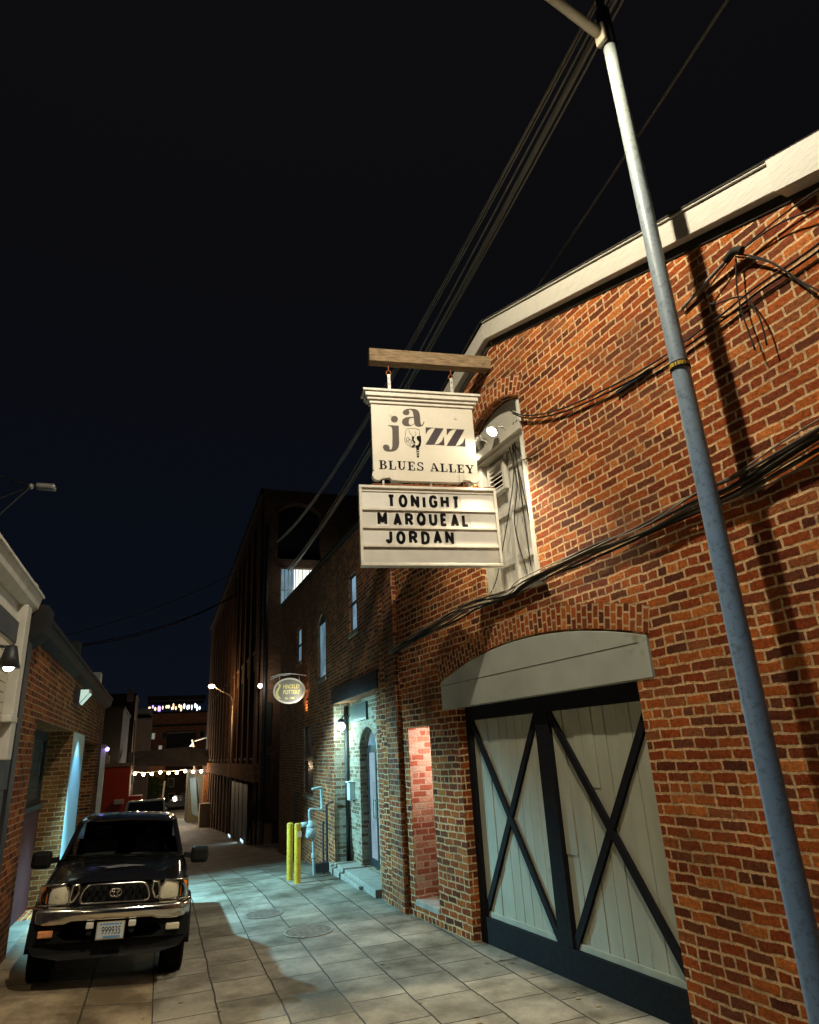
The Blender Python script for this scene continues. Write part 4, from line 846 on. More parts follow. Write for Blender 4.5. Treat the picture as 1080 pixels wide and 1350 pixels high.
# ================================================================== LEFT: BRICK GARAGE
lb = thing('brick_garage', (-1.6, 15, 0), 'low brick building at the left with dark gutter and pale blue painted pier', 'building')
outer = [(8.86, -.3), (8.86, 3.78), (21.6, 3.78), (21.6, -.8), (14, -.3)]
h1 = [(10.42, -.05), (14.62, -.05), (14.62, 2.88), (10.42, 2.88)]
h2 = [(17.0, -.2), (20.2, -.2), (20.2, 2.74), (17.0, 2.74)]
MB().wall(FL, outer, [h1, h2], 4.5, [.50, .6]).build('wall', 'brick_left', lb)
MB().box(FL, 10.42, 14.618, 1.60, 2.88, -.5, -.52).build('window_backing', 'interior', lb)
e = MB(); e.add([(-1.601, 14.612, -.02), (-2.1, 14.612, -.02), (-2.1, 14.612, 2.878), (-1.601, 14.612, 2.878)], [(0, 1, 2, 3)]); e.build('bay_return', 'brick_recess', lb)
MB().box(FL, 10.42, 14.6, -.05, 1.58, -.50, -.42).build('painted_spandrel', 'maroon', lb)
gt = MB()
for q in ([(12.4, 1.52), (12.25, 1.40), (12.5, 1.36), (12.2, 1.28)], [(12.45, 1.2), (12.15, 1.14), (12.5, 1.05), (12.2, 1.0)], [(12.4, .92), (12.2, .84), (12.45, .78)], [(12.2, .72), (12.35, .64), (12.15, .56), (12.4, .50)]):
    gt.tube(smooth_path([FL.p(a, z, -.418) for a, z in q], 4), .022, 5)
gt.build('painted_scrawl', 'card_white', lb)
sp = MB().box(FL, 10.42, 14.6, 1.58, 1.66, -.46, -.36).build('sill', 'trim_slate', lb, bevel=.006)
b = MB(); 
for y in (10.42, 11.75, 13.1, 14.5): b.box(FL, y, y + .1, 1.66, 2.80, -.50, -.42)
b.box(FL, 10.42, 14.6, 1.66, 1.74, -.5, -.425); b.box(FL, 10.42, 14.6, 2.72, 2.87, -.5, -.415)
wf = b.build('window', 'frame_dark', lb)
for y in (10.52, 11.85, 13.2):
    MB().box(FL, y, y + 1.23, 1.74, 2.72, -.47, -.46).build('pane', 'glass_old', wf)
    b = MB()
    for k in range(1, 6): b.box(FL, y + k * .2, y + k * .2 + .012, 1.74, 2.72, -.459, -.45)
    for k in range(1, 5): b.box(FL, y, y + 1.2, 1.74 + k * .2, 1.75 + k * .2, -.4585, -.4505)
    b.build('lattice', 'frame_dark', wf)
pp = MB().box(FL, 14.72, 16.68, -.15, 2.42, -.01, .012).build('painted_pier', 'panel_blue', lb)
MB().box(FL, 14.72, 16.68, 2.422, 2.87, -.01, .012).build('painted_band', 'panel_pale', lb)
MB().box(FL, 17.0, 20.2, -.3, 2.3, -.60, -.55).build('dark_door', 'trim_black', lb)
b = MB(); b.prism(FG, [(-.5, 3.78), (-.02, 3.78), (.12, 3.86), (.15, 4.0), (.17, 4.0), (.17, 4.06), (-.02, 4.04), (-.5, 4.03)], -21.9, -8.9); b.build('gutter', 'gutter_dark', lb)
MB().prism(FG, [(-.5, 3.62), (.0, 3.62), (.19, 3.78), (.21, 4.10), (-.1, 4.14), (-.5, 4.12)], -9.35, -8.88).build('gutter_box', 'gutter_dark', lb, bevel=.01)
MB().prism(FG, [(-4.4, 3.9), (-.1, 4.06), (-.6, 4.35), (-4.4, 5.0)], -21.8, -8.9).build('roof', 'shingle', lb)
MB().box(FL, 8.86, 9.1, -.1, 3.7, .001, .05).build('corner_board', 'trim_black', lb)
rnd = random.Random(3)
b = MB()
for k in range(7): y = 10.4 + k * 1.6; b.wbox(-1.85, -1.6, y, y + .25, 4.05, 4.16 + rnd.random() * .12)
b.build('roof_vent', 'trim_slate', lb)
for (y, zz, hh, m_) in ((15.3, 4.2, .5, 'stucco_grey'), (20.9, 4.1, .62, 'gutter_white')):
    MB().wbox(-2.2, -1.75, y, y + .5, zz - .3, zz + hh).build('chimney', m_, lb)
MB().box(FL, 21.62, 21.8, -.7, 2.7, -.05, .12).build('corner_post', 'gutter_white', lb, bevel=.01)
wp = thing('wall_pack', (-1.55, 14.3, 3.4), 'dark box wall lamp with pale lens above the blue pier', 'lamp')
MB().prism(Frame((-1.6, 14.3, 3.35), (1, 0, 0), (0, -1, 0)), [(0, 0), (.10, 0), (.26, .20), (.26, .27), (0, .27)], -.24, .24).build('housing', 'dark_metal', wp, bevel=.01)
MB().prism(Frame((-1.6, 14.3, 3.35), (1, 0, 0), (0, -1, 0)), [(.105, .002), (.255, .19), (.25, .245), (.11, .245)], .2405, .2445).build('side_lens', 'lens_pale', wp)
e = MB(); e.add([(-1.49, 14.10, 3.345), (-1.49, 14.50, 3.345), (-1.335, 14.50, 3.54), (-1.335, 14.10, 3.54)], [(0, 1, 2, 3)]); e.build('lens', 'lens_pale', wp)
e = MB(); e.add([(-1.595, 14.055, 3.36), (-1.5, 14.055, 3.36), (-1.345, 14.055, 3.56), (-1.36, 14.055, 3.58)], [(0, 1, 2, 3)])
light('wall_pack_light', 'SPOT', (-1.22, 14.3, 3.36), 3000, (.36, .84, 1), wp, .05, (1.2, 13.7, 0), 112, .35)
light('pier_wash_fill', 'SPOT', (-.95, 15.3, 3.2), 130, (.30, .72, 1), wp, .05, (-1.6, 15.7, 1.1), 74, .5)  # extra light floating clear of the wall pack, added to brighten the pier
vl = thing('violet_lamp', (-1.4, 21.5, 2.62), 'tiny violet light at the far corner of the low brick building', 'lamp')
MB().sphere((-1.44, 21.55, 2.66), .06, 12).build('bulb', 'violet', vl, smooth=True)
MB().tube([(-1.6, 21.6, 2.76), (-1.5, 21.57, 2.74), (-1.46, 21.56, 2.70)], .05, 8).build('housing', 'galv', vl)
# ================================================================== PICKUP TRUCK
S_ = .92
TX, TY = -.395, 8.72
class FT:
    pass
TM = Matrix.Translation((TX - .03, TY + .8, .0)) @ Matrix.Rotation(math.radians(.5), 4, 'Z') @ Matrix.Rotation(math.radians(3.4), 4, 'Y') @ Matrix.Scale(S_, 4) @ Matrix.Translation((0, -.8 / S_, 0))
def T(x, y, z):
    if z > 1.27: z = 1.27 + (z - 1.27) * .84
    return TM @ V((x, y, z))
truck = thing('pickup_truck', (TX, TY + 1.8, 0), 'black pickup truck parked nose first against the left wall, chrome bumper and grille', 'pickup truck')
FTF = Frame(T(0, 0, 0), (S_, 0, 0), (0, -1, 0))
class _F:                       # scaled front frame
    def __init__(s): s.x = V((1, 0, 0)); s.n = V((0, -1, 0))
    def p(s, a, b, o=0): return T(a, -o, b)
    @property
    def z(s): return V((0, 0, 1))
TF = _F()
def loft(st, name, m, parent, smooth=True, capf=False):
    b = MB(); P = []; n = len(st[0][1]) * 2 - 1
    for y, h in st:
        full = [(-x, z) for x, z in h] + [(x, z) for x, z in reversed(h[:-1])]
        P += [T(x, y, z) for x, z in full]
    F = [(i * n + k, i * n + k + 1, (i + 1) * n + k + 1, (i + 1) * n + k) for i in range(len(st) - 1) for k in range(n - 1)]
    b.add(P, F)
    if capf: b.add(P[:n], [tuple(range(n))])
    o = b.build(name, m, parent, smooth=smooth)
    if smooth:
        sm = o.modifiers.new('s', 'SUBSURF'); sm.levels = 2; sm.render_levels = 2
    return o
body = loft([
    (.07, [(.66, .90), (.76, .95), (.785, 1.02), (.75, 1.095), (.60, 1.125), (.3, 1.14), (0, 1.145)]),
    (.16, [(.78, .80), (.81, .9), (.82, 1.02), (.775, 1.115), (.62, 1.15), (.3, 1.17), (0, 1.175)]),
    (.5, [(.84, .82), (.86, .92), (.85, 1.03), (.79, 1.14), (.65, 1.185), (.3, 1.21), (0, 1.215)]),
    (1.0, [(.85, .82), (.87, .92), (.86, 1.04), (.80, 1.17), (.67, 1.215), (.3, 1.24), (0, 1.245)]),
    (1.32, [(.84, .50), (.86, .8), (.86, 1.05), (.80, 1.20), (.69, 1.24), (.3, 1.265), (0, 1.27)]),
    (1.40, [(.84, .48), (.86, .8), (.86, 1.05), (.80, 1.21), (.70, 1.245), (.3, 1.25), (0, 1.25)])], 'hood', 'car_black', truck)
# faded patch on the hood
b = MB(); rnd = random.Random(11)
ring = []
for i in range(22):
    a = 2 * PI * i / 22; rx = .23 * (1 + .35 * math.sin(3 * a + 1) + rnd.uniform(-.12, .12)); ry = .10 * (1 + .4 * math.sin(2 * a) + rnd.uniform(-.2, .2))
    ring.append((-.02 + rx * math.cos(a), .62 + ry * math.sin(a)))
b.add([T(x, y, 1.2305 + .03 * (y - .62) - .06 * x * x) for x, y in ring], [tuple(range(22))]); b.build('faded_paint', 'hood_faded', truck)
b = MB()
for sx in (-1, 1):
    b.add([T(sx * .86, 1.35, .48), T(sx * .86, 5.0, .48), T(sx * .87, 5.0, .8), T(sx * .87, 1.35, .8), T(sx * .86, 1.35, 1.05), T(sx * .86, 5.0, 1.05), T(sx * .80, 1.35, 1.22), T(sx * .80, 5.0, 1.22)], [(0, 1, 2, 3), (3, 2, 5, 4), (4, 5, 7, 6)])
b.add([T(-.8, 3.25, 1.22), T(.8, 3.25, 1.22), T(.8, 5.0, 1.22), T(-.8, 5.0, 1.22)], [(0, 1, 2, 3)])
b.add([T(-.86, 5.0, .48), T(.86, 5.0, .48), T(.80, 5.0, 1.22), T(-.8, 5, 1.22)], [(0, 1, 2, 3)])
b.build('body_side', 'car_black', truck)
MB().add([T(x, y, z) for y in (.2, 4.9) for x, z in ((-.6, .45), (.6, .45), (.7, .9), (-.7, .9))], [(0, 1, 2, 3), (4, 5, 6, 7), (0, 1, 5, 4), (1, 2, 6, 5), (2, 3, 7, 6), (3, 0, 4, 7)]).build('chassis', 'rubber', truck)
roof = loft([(1.96, [(.655, 1.655), (.64, 1.70), (.55, 1.735), (.3, 1.755), (0, 1.76)]), (2.05, [(.665, 1.655), (.655, 1.73), (.57, 1.765), (.3, 1.785), (0, 1.79)]), (2.6, [(.675, 1.655), (.665, 1.75), (.58, 1.79), (.3, 1.81), (0, 1.815)]), (3.2, [(.67, 1.655), (.66, 1.74), (.57, 1.775), (.3, 1.795), (0, 1.80)]), (3.3, [(.66, 1.62), (.65, 1.70), (.57, 1.74), (.3, 1.76), (0, 1.765)])], 'roof', 'car_black', truck)
for sx in (-1, 1):
    MB().beam(T(sx * .745, 1.36, 1.23), T(sx * .635, 2.0, 1.715), .055, .05).build('pillar', 'car_black', truck, bevel=.012)
    MB().beam(T(sx * .80, 2.35, 1.2), T(sx * .66, 2.40, 1.72), .03, .07, up=(0, 1, 0)).beam(T(sx * .80, 3.2, 1.2), T(sx * .66, 3.2, 1.72), .03, .12, up=(0, 1, 0)).build('pillar', 'car_black', truck)
    b = MB(); b.add([T(sx * .775, 1.5, 1.23), T(sx * .80, 3.2, 1.22), T(sx * .665, 3.2, 1.70), T(sx * .65, 2.05, 1.70)], [(0, 1, 2, 3)]); b.build('side_glass', 'glass_dark', truck)
    mr = MB(); mr.box(TF, min(sx * .89, sx * 1.13), max(sx * .89, sx * 1.13), 1.13, 1.36, -1.52, -1.40); mm = mr.build('mirror', 'plastic_dark', truck, bevel=.045)
    MB().beam(T(sx * .80, 1.45, 1.24), T(sx * .92, 1.47, 1.22), .05, .06).build('mirror_arm', 'plastic_dark', mm)
ws = MB(); ws.add([T(-.735, 1.34, 1.245), T(0, 1.26, 1.262), T(.735, 1.34, 1.245), T(.625, 1.98, 1.71), T(0, 1.93, 1.745), T(-.625, 1.98, 1.71)], [(0, 1, 4, 5), (1, 2, 3, 4)]); ws.build('windscreen', 'windscreen', truck, smooth=True)
b = MB(); b.add([T(-.66, 3.22, 1.22), T(.66, 3.22, 1.22), T(.64, 3.22, 1.70), T(-.64, 3.22, 1.70)], [(0, 1, 2, 3)]); b.build('rear_glass', 'glass_dark', truck)
MB().box(TF, -.72, .72, 1.02, 1.23, -1.75, -1.36).build('dashboard', 'cabin', truck, bevel=.03)
for sx in (-.36, .36):
    b = MB(); b.box(TF, sx - .24, sx + .24, .7, 1.32, -2.65, -2.48); b.box(TF, sx - .13, sx + .13, 1.36, 1.55, -2.62, -2.52); b.build('seat', 'cabin', truck, bevel=.04)
sw = [T(.36 + .19 * math.cos(a), 1.86 + .07 * math.sin(a), 1.24 + .175 * math.sin(a)) for a in [2 * PI * i / 28 for i in range(29)]]
MB().tube(sw, .016, 8, cap=False).beam(T(.19, 1.86, 1.24), T(.53, 1.86, 1.24), .03, .03).beam(T(.36, 1.86, 1.24), T(.36, 1.83, 1.08), .03, .03, up=(0, 1, 0)).build('steering_wheel', 'plastic_dark', truck, smooth=True)
MB().box(TF, -.11, .11, 1.60, 1.665, -2.12, -2.09).build('rear_view_mirror', 'plastic_dark', truck, bevel=.01)
b = MB(); b.add([T(-.02, 1.45, 1.236), T(.17, 1.45, 1.236), T(.18, 1.52, 1.237), T(0, 1.52, 1.237)], [(0, 1, 2, 3)]).add([T(.08, 1.62, 1.242), T(.24, 1.60, 1.242), T(.25, 1.70, 1.243), T(.1, 1.72, 1.243)], [(0, 1, 2, 3)]); b.build('papers', 'paper', truck)
for sx in (-.3, .3):
    MB().tube([T(sx, 1.25, 1.275), T(sx - .42, 1.38, 1.30)], .008, 6).build('wiper', 'plastic_dark', truck)
# front end
nose = MB(); nose.box(TF, -.76, .76, .80, 1.11, -.30, -.105); nose.build('nose_panel', 'interior', truck, bevel=.01)
def rrect(x0, x1, z0, z1, r, n=4, tx=0):
    out = []
    for cx, cz, a in ((x1 - r, z1 - r, 0), (x0 + r, z1 - r, PI / 2), (x0 + r, z0 + r, PI), (x1 - r, z0 + r, 1.5 * PI)):
        for i in range(n + 1): q = a + PI / 2 * i / n; out.append((cx + r * math.cos(q), cz + r * math.sin(q)))
    if tx:
        out = [(x + (-tx if x > (x0 + x1) / 2 else tx) * (z1 - z) / (z1 - z0) * -1 if False else (x * (1 - tx * (z - z0) / (z1 - z0))), z) for x, z in out]
    return out
def frame_ring(poly, w, y, r, parent, name='grille_surround', m='chrome'):
    pts = [T(a, y, b) for a, b in poly]; pts.append(pts[0]); pts.append(pts[1])
    return MB().tube(pts, r, 8, cap=False).build(name, m, parent, smooth=True)
gp = rrect(-.41, .41, .915, 1.128, .075, 4, .16)
cx_ = lambda p, k: [((a) * k, (b - 1.02) * k + 1.02) for a, b in p]
inner_g = [(a * .93, (b - 1.025) * .80 + 1.025) for a, b in gp]
b = MB(); n_ = len(gp)
b.add([T(a, .045, z) for a, z in gp] + [T(a, .012, z) for a, z in [(x * .965, (q - 1.025) * .9 + 1.025) for x, q in gp]] + [T(a, .05, z) for a, z in inner_g], [(i, (i + 1) % n_, (i + 1) % n_ + n_, i + n_) for i in range(n_)] + [(i + n_, (i + 1) % n_ + n_, (i + 1) % n_ + 2 * n_, i + 2 * n_) for i in range(n_)])
gr = b.build('grille', 'chrome', truck, smooth=True)
for k in range(-4, 5):
    x = k * .08
    if abs(k) < 5: MB().tube([T(x, .075, .945), T(x, .06, 1.02), T(x, .075, 1.10)], .014, 8).build('grille_bar', 'plastic_dark', gr, smooth=True)
em = MB()
def ellp(rx, rz, cx=0, cz=1.025, y=.03, n=24): return [T(cx + rx * math.cos(2 * PI * i / n), y, cz + rz * math.sin(2 * PI * i / n)) for i in range(n + 1)]
em.tube(ellp(.064, .043), .0065, 6, cap=False).tube(ellp(.022, .040, 0, 1.025), .005, 6, cap=False).tube(ellp(.044, .016, 0, 1.045), .005, 6, cap=False)
em.build('emblem', 'chrome', gr, smooth=True)
for sx in (-1, 1):
    tri = [(.41, 1.12), (.47, 1.118), (.49, .98), (.468, .945), (.445, .955), (.40, 1.04)]
    frame_ring([(sx * a, z) for a, z in tri], 0, .05, .014, gr)
    hp = [(.505, .94), (.515, 1.05), (.56, 1.115), (.71, 1.112), (.715, .932), (.53, .925)]
    b = MB(); hpx = [(sx * a, z) for a, z in hp]
    b.add([T(a, .085 if i not in (3, 4) else .11, z) for i, (a, z) in enumerate(hpx)] + [T(sx * .62, .03, 1.015)], [(i, (i + 1) % 6, 6) for i in range(6)])
    hl = b.build('headlight', 'lens_clear', truck, smooth=True); 
    MB().sphere(T(sx * .62, .045, 1.01), (.018, .008, .018), 8).build('bulb', 'card_white', hl, smooth=True)
    b = MB(); b.add([T(sx * a, y, z) for a, y, z in ((.73, .10, 1.108), (.80, .16, 1.10), (.81, .17, .95), (.73, .095, .932))], [(0, 1, 2, 3)]); b.build('turn_signal', 'amber', truck)
    frame_ring([(sx * a, z) for a, z in ((.495, .915), (.505, 1.06), (.55, 1.127), (.805, 1.122), (.82, .92))], 0, .09, .011, truck, 'headlight_surround')
# chrome bumper, curved in plan
b = MB(); nx = 24; P = []
for i in range(nx + 1):
    x = -.86 + 1.72 * i / nx; c_ = abs(x) / .86; y = -.10 + .10 * c_ ** 2 + (.14 * max(0, (c_ - .86) / .14) ** 2)
    for z, dy in ((.765, .03), (.775, .0), (.80, -.012), (.86, -.012), (.895, .0), (.905, .05), (.905, .12)):
        dip = 0 if abs(x) < .42 else 0
        P.append(T(x, y + dy, z + (.0 if z > .8 else (-.03 if abs(x) > .5 else 0))))
F = [(i * 7 + k, i * 7 + k + 1, (i + 1) * 7 + k + 1, (i + 1) * 7 + k) for i in range(nx) for k in range(6)]
b.add(P, F).build('bumper', 'chrome', truck, smooth=True)
# dark valance with an opening
vo = [(-.86, .76)] + [(-.85, .54), (-.78, .44), (-.5, .39), (.5, .39), (.78, .44), (.85, .54)] + [(.86, .76)] + [(.5, .765), (-.5, .765)]
vh = [(-.56, .63), (-.46, .56), (.46, .56), (.56, .63), (.5, .70), (-.5, .70)]
tr = tessellate_polygon([[V((a, z, 0)) for a, z in vo], [V((a, z, 0)) for a, z in vh]])
def vy(a): return -.055 + .10 * (abs(a) / .86) ** 2
al = vo + vh
b = MB(); b.add([T(a, vy(a), z) for a, z in al], [tuple(t) for t in tr])
for lp_, d in ((vo, .3), (vh, .22)):
    n_ = len(lp_); b.add([T(a, vy(a), z) for a, z in lp_] + [T(a, vy(a) + d, z) for a, z in lp_], [(i, (i + 1) % n_, (i + 1) % n_ + n_, i + n_) for i in range(n_)])
va = b.build('valance', 'plastic_dark', truck)
MB().box(TF, -.55, .55, .50, .70, -.2, -.16).build('valance_back', 'rubber', truck)
for sx in (-1, 1):
    f_ = MB(); a0, a1 = sorted((sx * .60, sx * .755)); f_.box(TF, a0, a1, .615, .685, -.02, .03); f_.build('fog_lamp', 'lens_clear' if sx > 0 else 'fog_amber' if 'fog_amber' in M else 'lens_clear', truck, bevel=.012)
    a0, a1 = sorted((sx * .185, sx * .265)); MB().box(TF, a0, a1, .69, .755, .03, .10).build('marker_lamp', 'card_grey', truck, bevel=.01)
    MB().tube([T(sx * .225, -.08, .66), T(sx * .225, -.0, .62)], .03, 10).build('tow_hook', 'rubber', truck)
MB().box(TF, -.150, .150, .575, .755, .095, .103).build('plate_frame', 'plate_frame', truck, bevel=.012)
pl = MB().box(TF, -.140, .140, .588, .745, .1032, .106).build('licence_plate', 'plate_white', truck)
MB().box(TF, -.085, .085, .722, .738, .1062, .107).box(TF, -.07, .11, .592, .615, .1062, .107).build('plate_print', 'plate_blue', pl)
for sx in (-.105, .105): MB().box(TF, sx - .007, sx + .007, .724, .736, .1071, .11).build('plate_bolt', 'ink_black', pl)
vs, fs = text_polys('999935', .20, .078, .0); MB().add([TF.p(-.092 + a, .628 + q, .1075) for a, q in vs], fs).build('plate_number', 'ink_black', pl)
def wheel(x, y, parent):
    sx = 1 if x > 0 else -1; c_ = T(x, y, .385); ax = tuple(TM.to_3x3() @ V((sx, 0, 0)).normalized()); R = .385 * S_; w = .13 * S_
    pr = [(R * .62, -w), (R * .9, -w * 1.0), (R * .98, -w * .8), (R, -w * .5), (R, w * .5), (R * .98, w * .8), (R * .9, w), (R * .62, w * .9)]
    b = MB().lathe(c_, pr, ax, 36)
    for k in range(36):
        a = 2 * PI * k / 36
        for q in (-.55, .0, .55):
            cc_ = c_ + V((sx * q * w, math.cos(a + q * .1) * R * .998, math.sin(a + q * .1) * R * .998)); b.beam(cc_ - V((w * .22, 0, 0)), cc_ + V((w * .22, 0, 0)), .028, .018, up=V((0, math.cos(a), math.sin(a))))
    t = b.build('tyre', 'rubber', parent)
    MB().lathe(c_, [(R * .63, w * .9), (R * .6, w * .5), (R * .3, w * .35), (R * .15, w * .75), (0, w * .78)], ax, 24).build('rim', 'galv', t, smooth=True)
for x, y in ((-.735, .80), (.735, .80), (-.735, 3.9), (.735, 3.9)): wheel(x, y, truck)
for sx in (-1, 1):
    for y in (.80, 3.9):
        pts = [T(sx * .865, y + .46 * math.cos(a), .40 + .46 * math.sin(a)) for a in [PI * i / 12 for i in range(13)]]
        MB().tube(pts, .035, 8).build('wheel_arch', 'plastic_dark', truck, smooth=True)

# ================================================================== FAR CARS
def far_car(name, loc, L, W, H, mat, label, cat, side=False, pickup=False):
    x0, y0, z0 = loc; t = thing(name, loc, label, cat)
    def Q(a, c, z): return V((x0 + a, y0 + c, z0 + z)) if side else V((x0 + c, y0 + a, z0 + z))
    hw = W / 2
    prof = [(-L / 2, .35), (-L / 2, .80), (-L / 2 + .15, .92), (-L * .22, 1.02), (-L * .22 + .15, 1.04), (L / 2 - .25, 1.06), (L / 2, .95), (L / 2, .35)]
    b = MB(); n = len(prof); b.add([Q(a, -hw, z) for a, z in prof] + [Q(a, hw, z) for a, z in prof], [tuple(range(n)), tuple(reversed(range(n, 2 * n)))] + [(i, (i + 1) % n, (i + 1) % n + n, i + n) for i in range(n)])
    b.build('body', mat, t, bevel=.05)
    e = L * .12 if pickup else L / 2 - .1
    base = [(-L * .24, 1.03), (e, 1.05)]; top = [(-L * .24 + .55, H - .04), (e - .22, H - .03)]
    b = MB(); k = .16
    b.add([Q(base[0][0], -hw + .05, 1.03), Q(base[1][0], -hw + .05, 1.05), Q(base[1][0], hw - .05, 1.05), Q(base[0][0], hw - .05, 1.03), Q(top[0][0], -hw + k, H - .04), Q(top[1][0], -hw + k, H - .04), Q(top[1][0], hw - k, H - .04), Q(top[0][0], hw - k, H - .04)], [(0, 1, 5, 4), (1, 2, 6, 5), (2, 3, 7, 6), (3, 0, 4, 7)])
    b.build('windows', 'glass_dark', t)
    b = MB(); b.add([Q(a, c, z) for z in (H - .05, H) for a, c in ((top[0][0] - .04, -hw + k - .03), (top[1][0] + .04, -hw + k - .03), (top[1][0] + .04, hw - k + .03), (top[0][0] - .04, hw - k + .03))], [(0, 1, 2, 3), (4, 5, 6, 7), (0, 1, 5, 4), (1, 2, 6, 5), (2, 3, 7, 6), (3, 0, 4, 7)]); b.build('roof', mat, t, bevel=.03)
    b = MB()
    for s in (-1, 1):
        for (p, q) in ((base[0], top[0]), (base[1], top[1])): b.beam(Q(p[0], s * (hw - .05), 1.03), Q(q[0], s * (hw - k), H - .04), .08, .06)
    b.build('pillars', mat, t)
    for a in (-L * .31, L * .31):
        for s in (-1, 1):
            c_ = Q(a, s * (hw - .08), .34); ax = V((0, s, 0)) if side else V((s, 0, 0))
            w_ = MB().lathe(c_, [(.2, -.1), (.33, -.1), (.34, 0), (.33, .1), (.2, .1)], ax, 20).build('tyre', 'rubber', t)
            MB().lathe(c_, [(.21, .1), (.2, .06), (.05, .09), (0, .09)], ax, 12).build('rim', 'chrome', w_)
    for s in (-1, 1):
        b = MB(); a_ = -L / 2 - .012; c0_ = s * (hw - .32); b.add([Q(a_, c0_ - .17, .68), Q(a_, c0_ + .17, .68), Q(a_, c0_ + .17, .83), Q(a_, c0_ - .17, .83)], [(0, 1, 2, 3)]); b.build('headlight', 'lens_clear', t)
    return t
far_car('white_pickup', (-.47, 33.6, gz(33)), 5.0, 1.75, 1.96, 'white_car', 'white pickup parked right behind the black truck, only its roof showing', 'pickup truck', pickup=True)
far_car('dark_suv', (2.35, 93, gz(93)), 4.6, 1.85, 1.7, 'car_black', 'dark SUV parked sideways at the far end of the alley', 'car', side=True)
far_car('white_car', (4.4, 98, gz(98)), 4.6, 1.85, 1.9, 'white_car', 'white vehicle behind the dark SUV at the far end of the alley', 'car', side=True)

# ================================================================== WAREHOUSE
wh = thing('warehouse', (6, 45, gz(45)), 'tall dark brick warehouse with deep piers and narrow windows along the alley', 'building')
FE = Frame((0, 29.5, 0), (1, 0, 0), (0, -1, 0))
outer = [(3.8, -2), (3.8, 14.15), (9.5, 14.15), (9.5, -2)]
a_op = [(4.46, 10.75)] + list(reversed(segarch(4.46, 6.5, 13.05, .5))) + [(6.5, 10.75)]
l_op = [(4.62, 8.55), (4.62, 10.35), (6.9, 10.35), (6.9, 8.55)]
MB().wall(FE, outer, [a_op, l_op], .35, [.5, .35]).build('end_wall', 'brick_warehouse', wh, fr=FE)
MB().box(FE, 4.3, 6.7, 10.6, 13.8, -.5, -.6).build('arch_backing', 'interior', wh)
lw = MB()
for k in range(14): x = 4.64 + k * .165; lw.box(FE, x, x + .03, 7.3, 10.35, -.2, -.14)
lw.box(FE, 4.62, 6.9, 9.3, 9.34, -.19, -.15)
lwo = lw.build('lit_window', 'galv', wh)
MB().box(FE, 5.28, 6.9, 7.3, 10.35, -.34, -.33).build('pane', 'win_lit', lwo); MB().box(FE, 4.62, 5.275, 7.3, 10.35, -.34, -.33).build('pane', 'win_dim_blue' if 'win_dim_blue' in M else 'glass_cyan', lwo)
arch_ring(FE, 4.44, 6.52, 13.05, .5, [.2], 'end_arch', wh, mat='brick_warehouse')
holes = []; bays = []
y = 30.9
while y < 63:
    bays.append(y); 
    for z0, z1 in ((2.1, 5.9), (6.7, 10.4)): holes.append([(y, z0), (y + 1.3, z0), (y + 1.3, z1), (y, z1)])
    y += 2.4
MB().wall(FW, [(29.53, -2.5), (29.53, 14.15), (66, 14.15), (66, -4)], holes, .4, [.35] * len(holes)).build('flank_wall', 'brick_warehouse', wh, fr=FW)
for y in bays:
    for z0, z1 in ((2.1, 5.9), (6.7, 10.4)):
        f = MB(); f.box(FW, y, y + .09, z0, z1, -.3, -.1); f.box(FW, y + 1.21, y + 1.3, z0, z1, -.3, -.1); f.box(FW, y, y + 1.3, z0, z0 + .1, -.3, .05); f.box(FW, y + .62, y + .68, z0, z1, -.3, -.24)
        fo = f.build('window', 'stone', wh, fr=FW)
        MB().box(FW, y + .09, y + 1.21, z0 + .1, z1, -.3, -.28).build('pane', 'glass_dark', fo, fr=FW)
        if int(y * 7 + z0) % 3 == 0: MB().box(FW, y + .95, y + 1.18, z0 + .15, z1 - .1, -.279, -.27).build('pane_reflection', 'reflection_sliver', fo, fr=FW)  # glowing strip stands in for light reflected in the pane
    MB().box(FW, y - .85, y - .25, -4, 12.9, .001, .10).build('pier', 'brick_warehouse', wh, fr=FW)
MB().box(FW, 29.55, 66, 1.25, 1.95, .001, .20).build('band', 'brick_left', wh, fr=FW)
MB().box(FW, 29.56, 66.2, 13.9, 14.2, -.3, .15).build('cornice', 'shingle', wh, fr=FW)
MB().wbox(3.9, 9.5, 29.9, 66, 13.9, 14.1).wbox(9.4, 9.5, 29.9, 66, -3, 13.9).build('roof', 'shingle', wh)
for k in range(4):
    y = 30.2 + k * 1.75; MB().box(FW, y, y + 1.5, gz(y) - .2, 1.15, .29, .33).build('steel_door', 'trim_slate', wh, fr=FW, bevel=.01)
for y in (31.2, 36.8): MB().box(FW, y, y + .9, gz(y) + .02, gz(y) + .12, .335, .36).build('door_gap_light', 'lit_strip', wh, fr=FW)
light('door_gap_glow', 'AREA', FW.p(32.5, gz(32) + .25, .45), 12, (.6, .85, 1), None, .4, FW.p(33, gz(33), 3)).parent = None
MB().tube([FE.p(3.98, -1.2, .08), FE.p(3.98, 12.3, .08)], .08, 8).build('downspout', 'dark_metal', wh)
MB().box(FE, 4.05, 4.3, 2.6, 4.4, .003, .06).box(FE, 4.05, 4.3, 1.2, 2.3, .003, .05).build('wall_panel', 'stucco_grey', wh)
sg = thing('small_globe_lamp', (3.74, 29.00, 5.03), 'tiny white globe lamp on the dark warehouse corner left of the oval sign', 'lamp')
MB().sphere((3.74, 29.00, 5.03), .09, 12).build('globe', 'bulb_white', sg, smooth=True)
light('globe_light', 'POINT', V((3.74, 29.00, 5.03)) + V((0, -.2, 0)), 22, (1, .85, .65), sg, .09)
light('end_wall_fill', 'POINT', (5.7, 28.6, 9.6), 20, (.85, .9, .8), wh, .3)  # fill light added in front of the window to lift the dark end wall
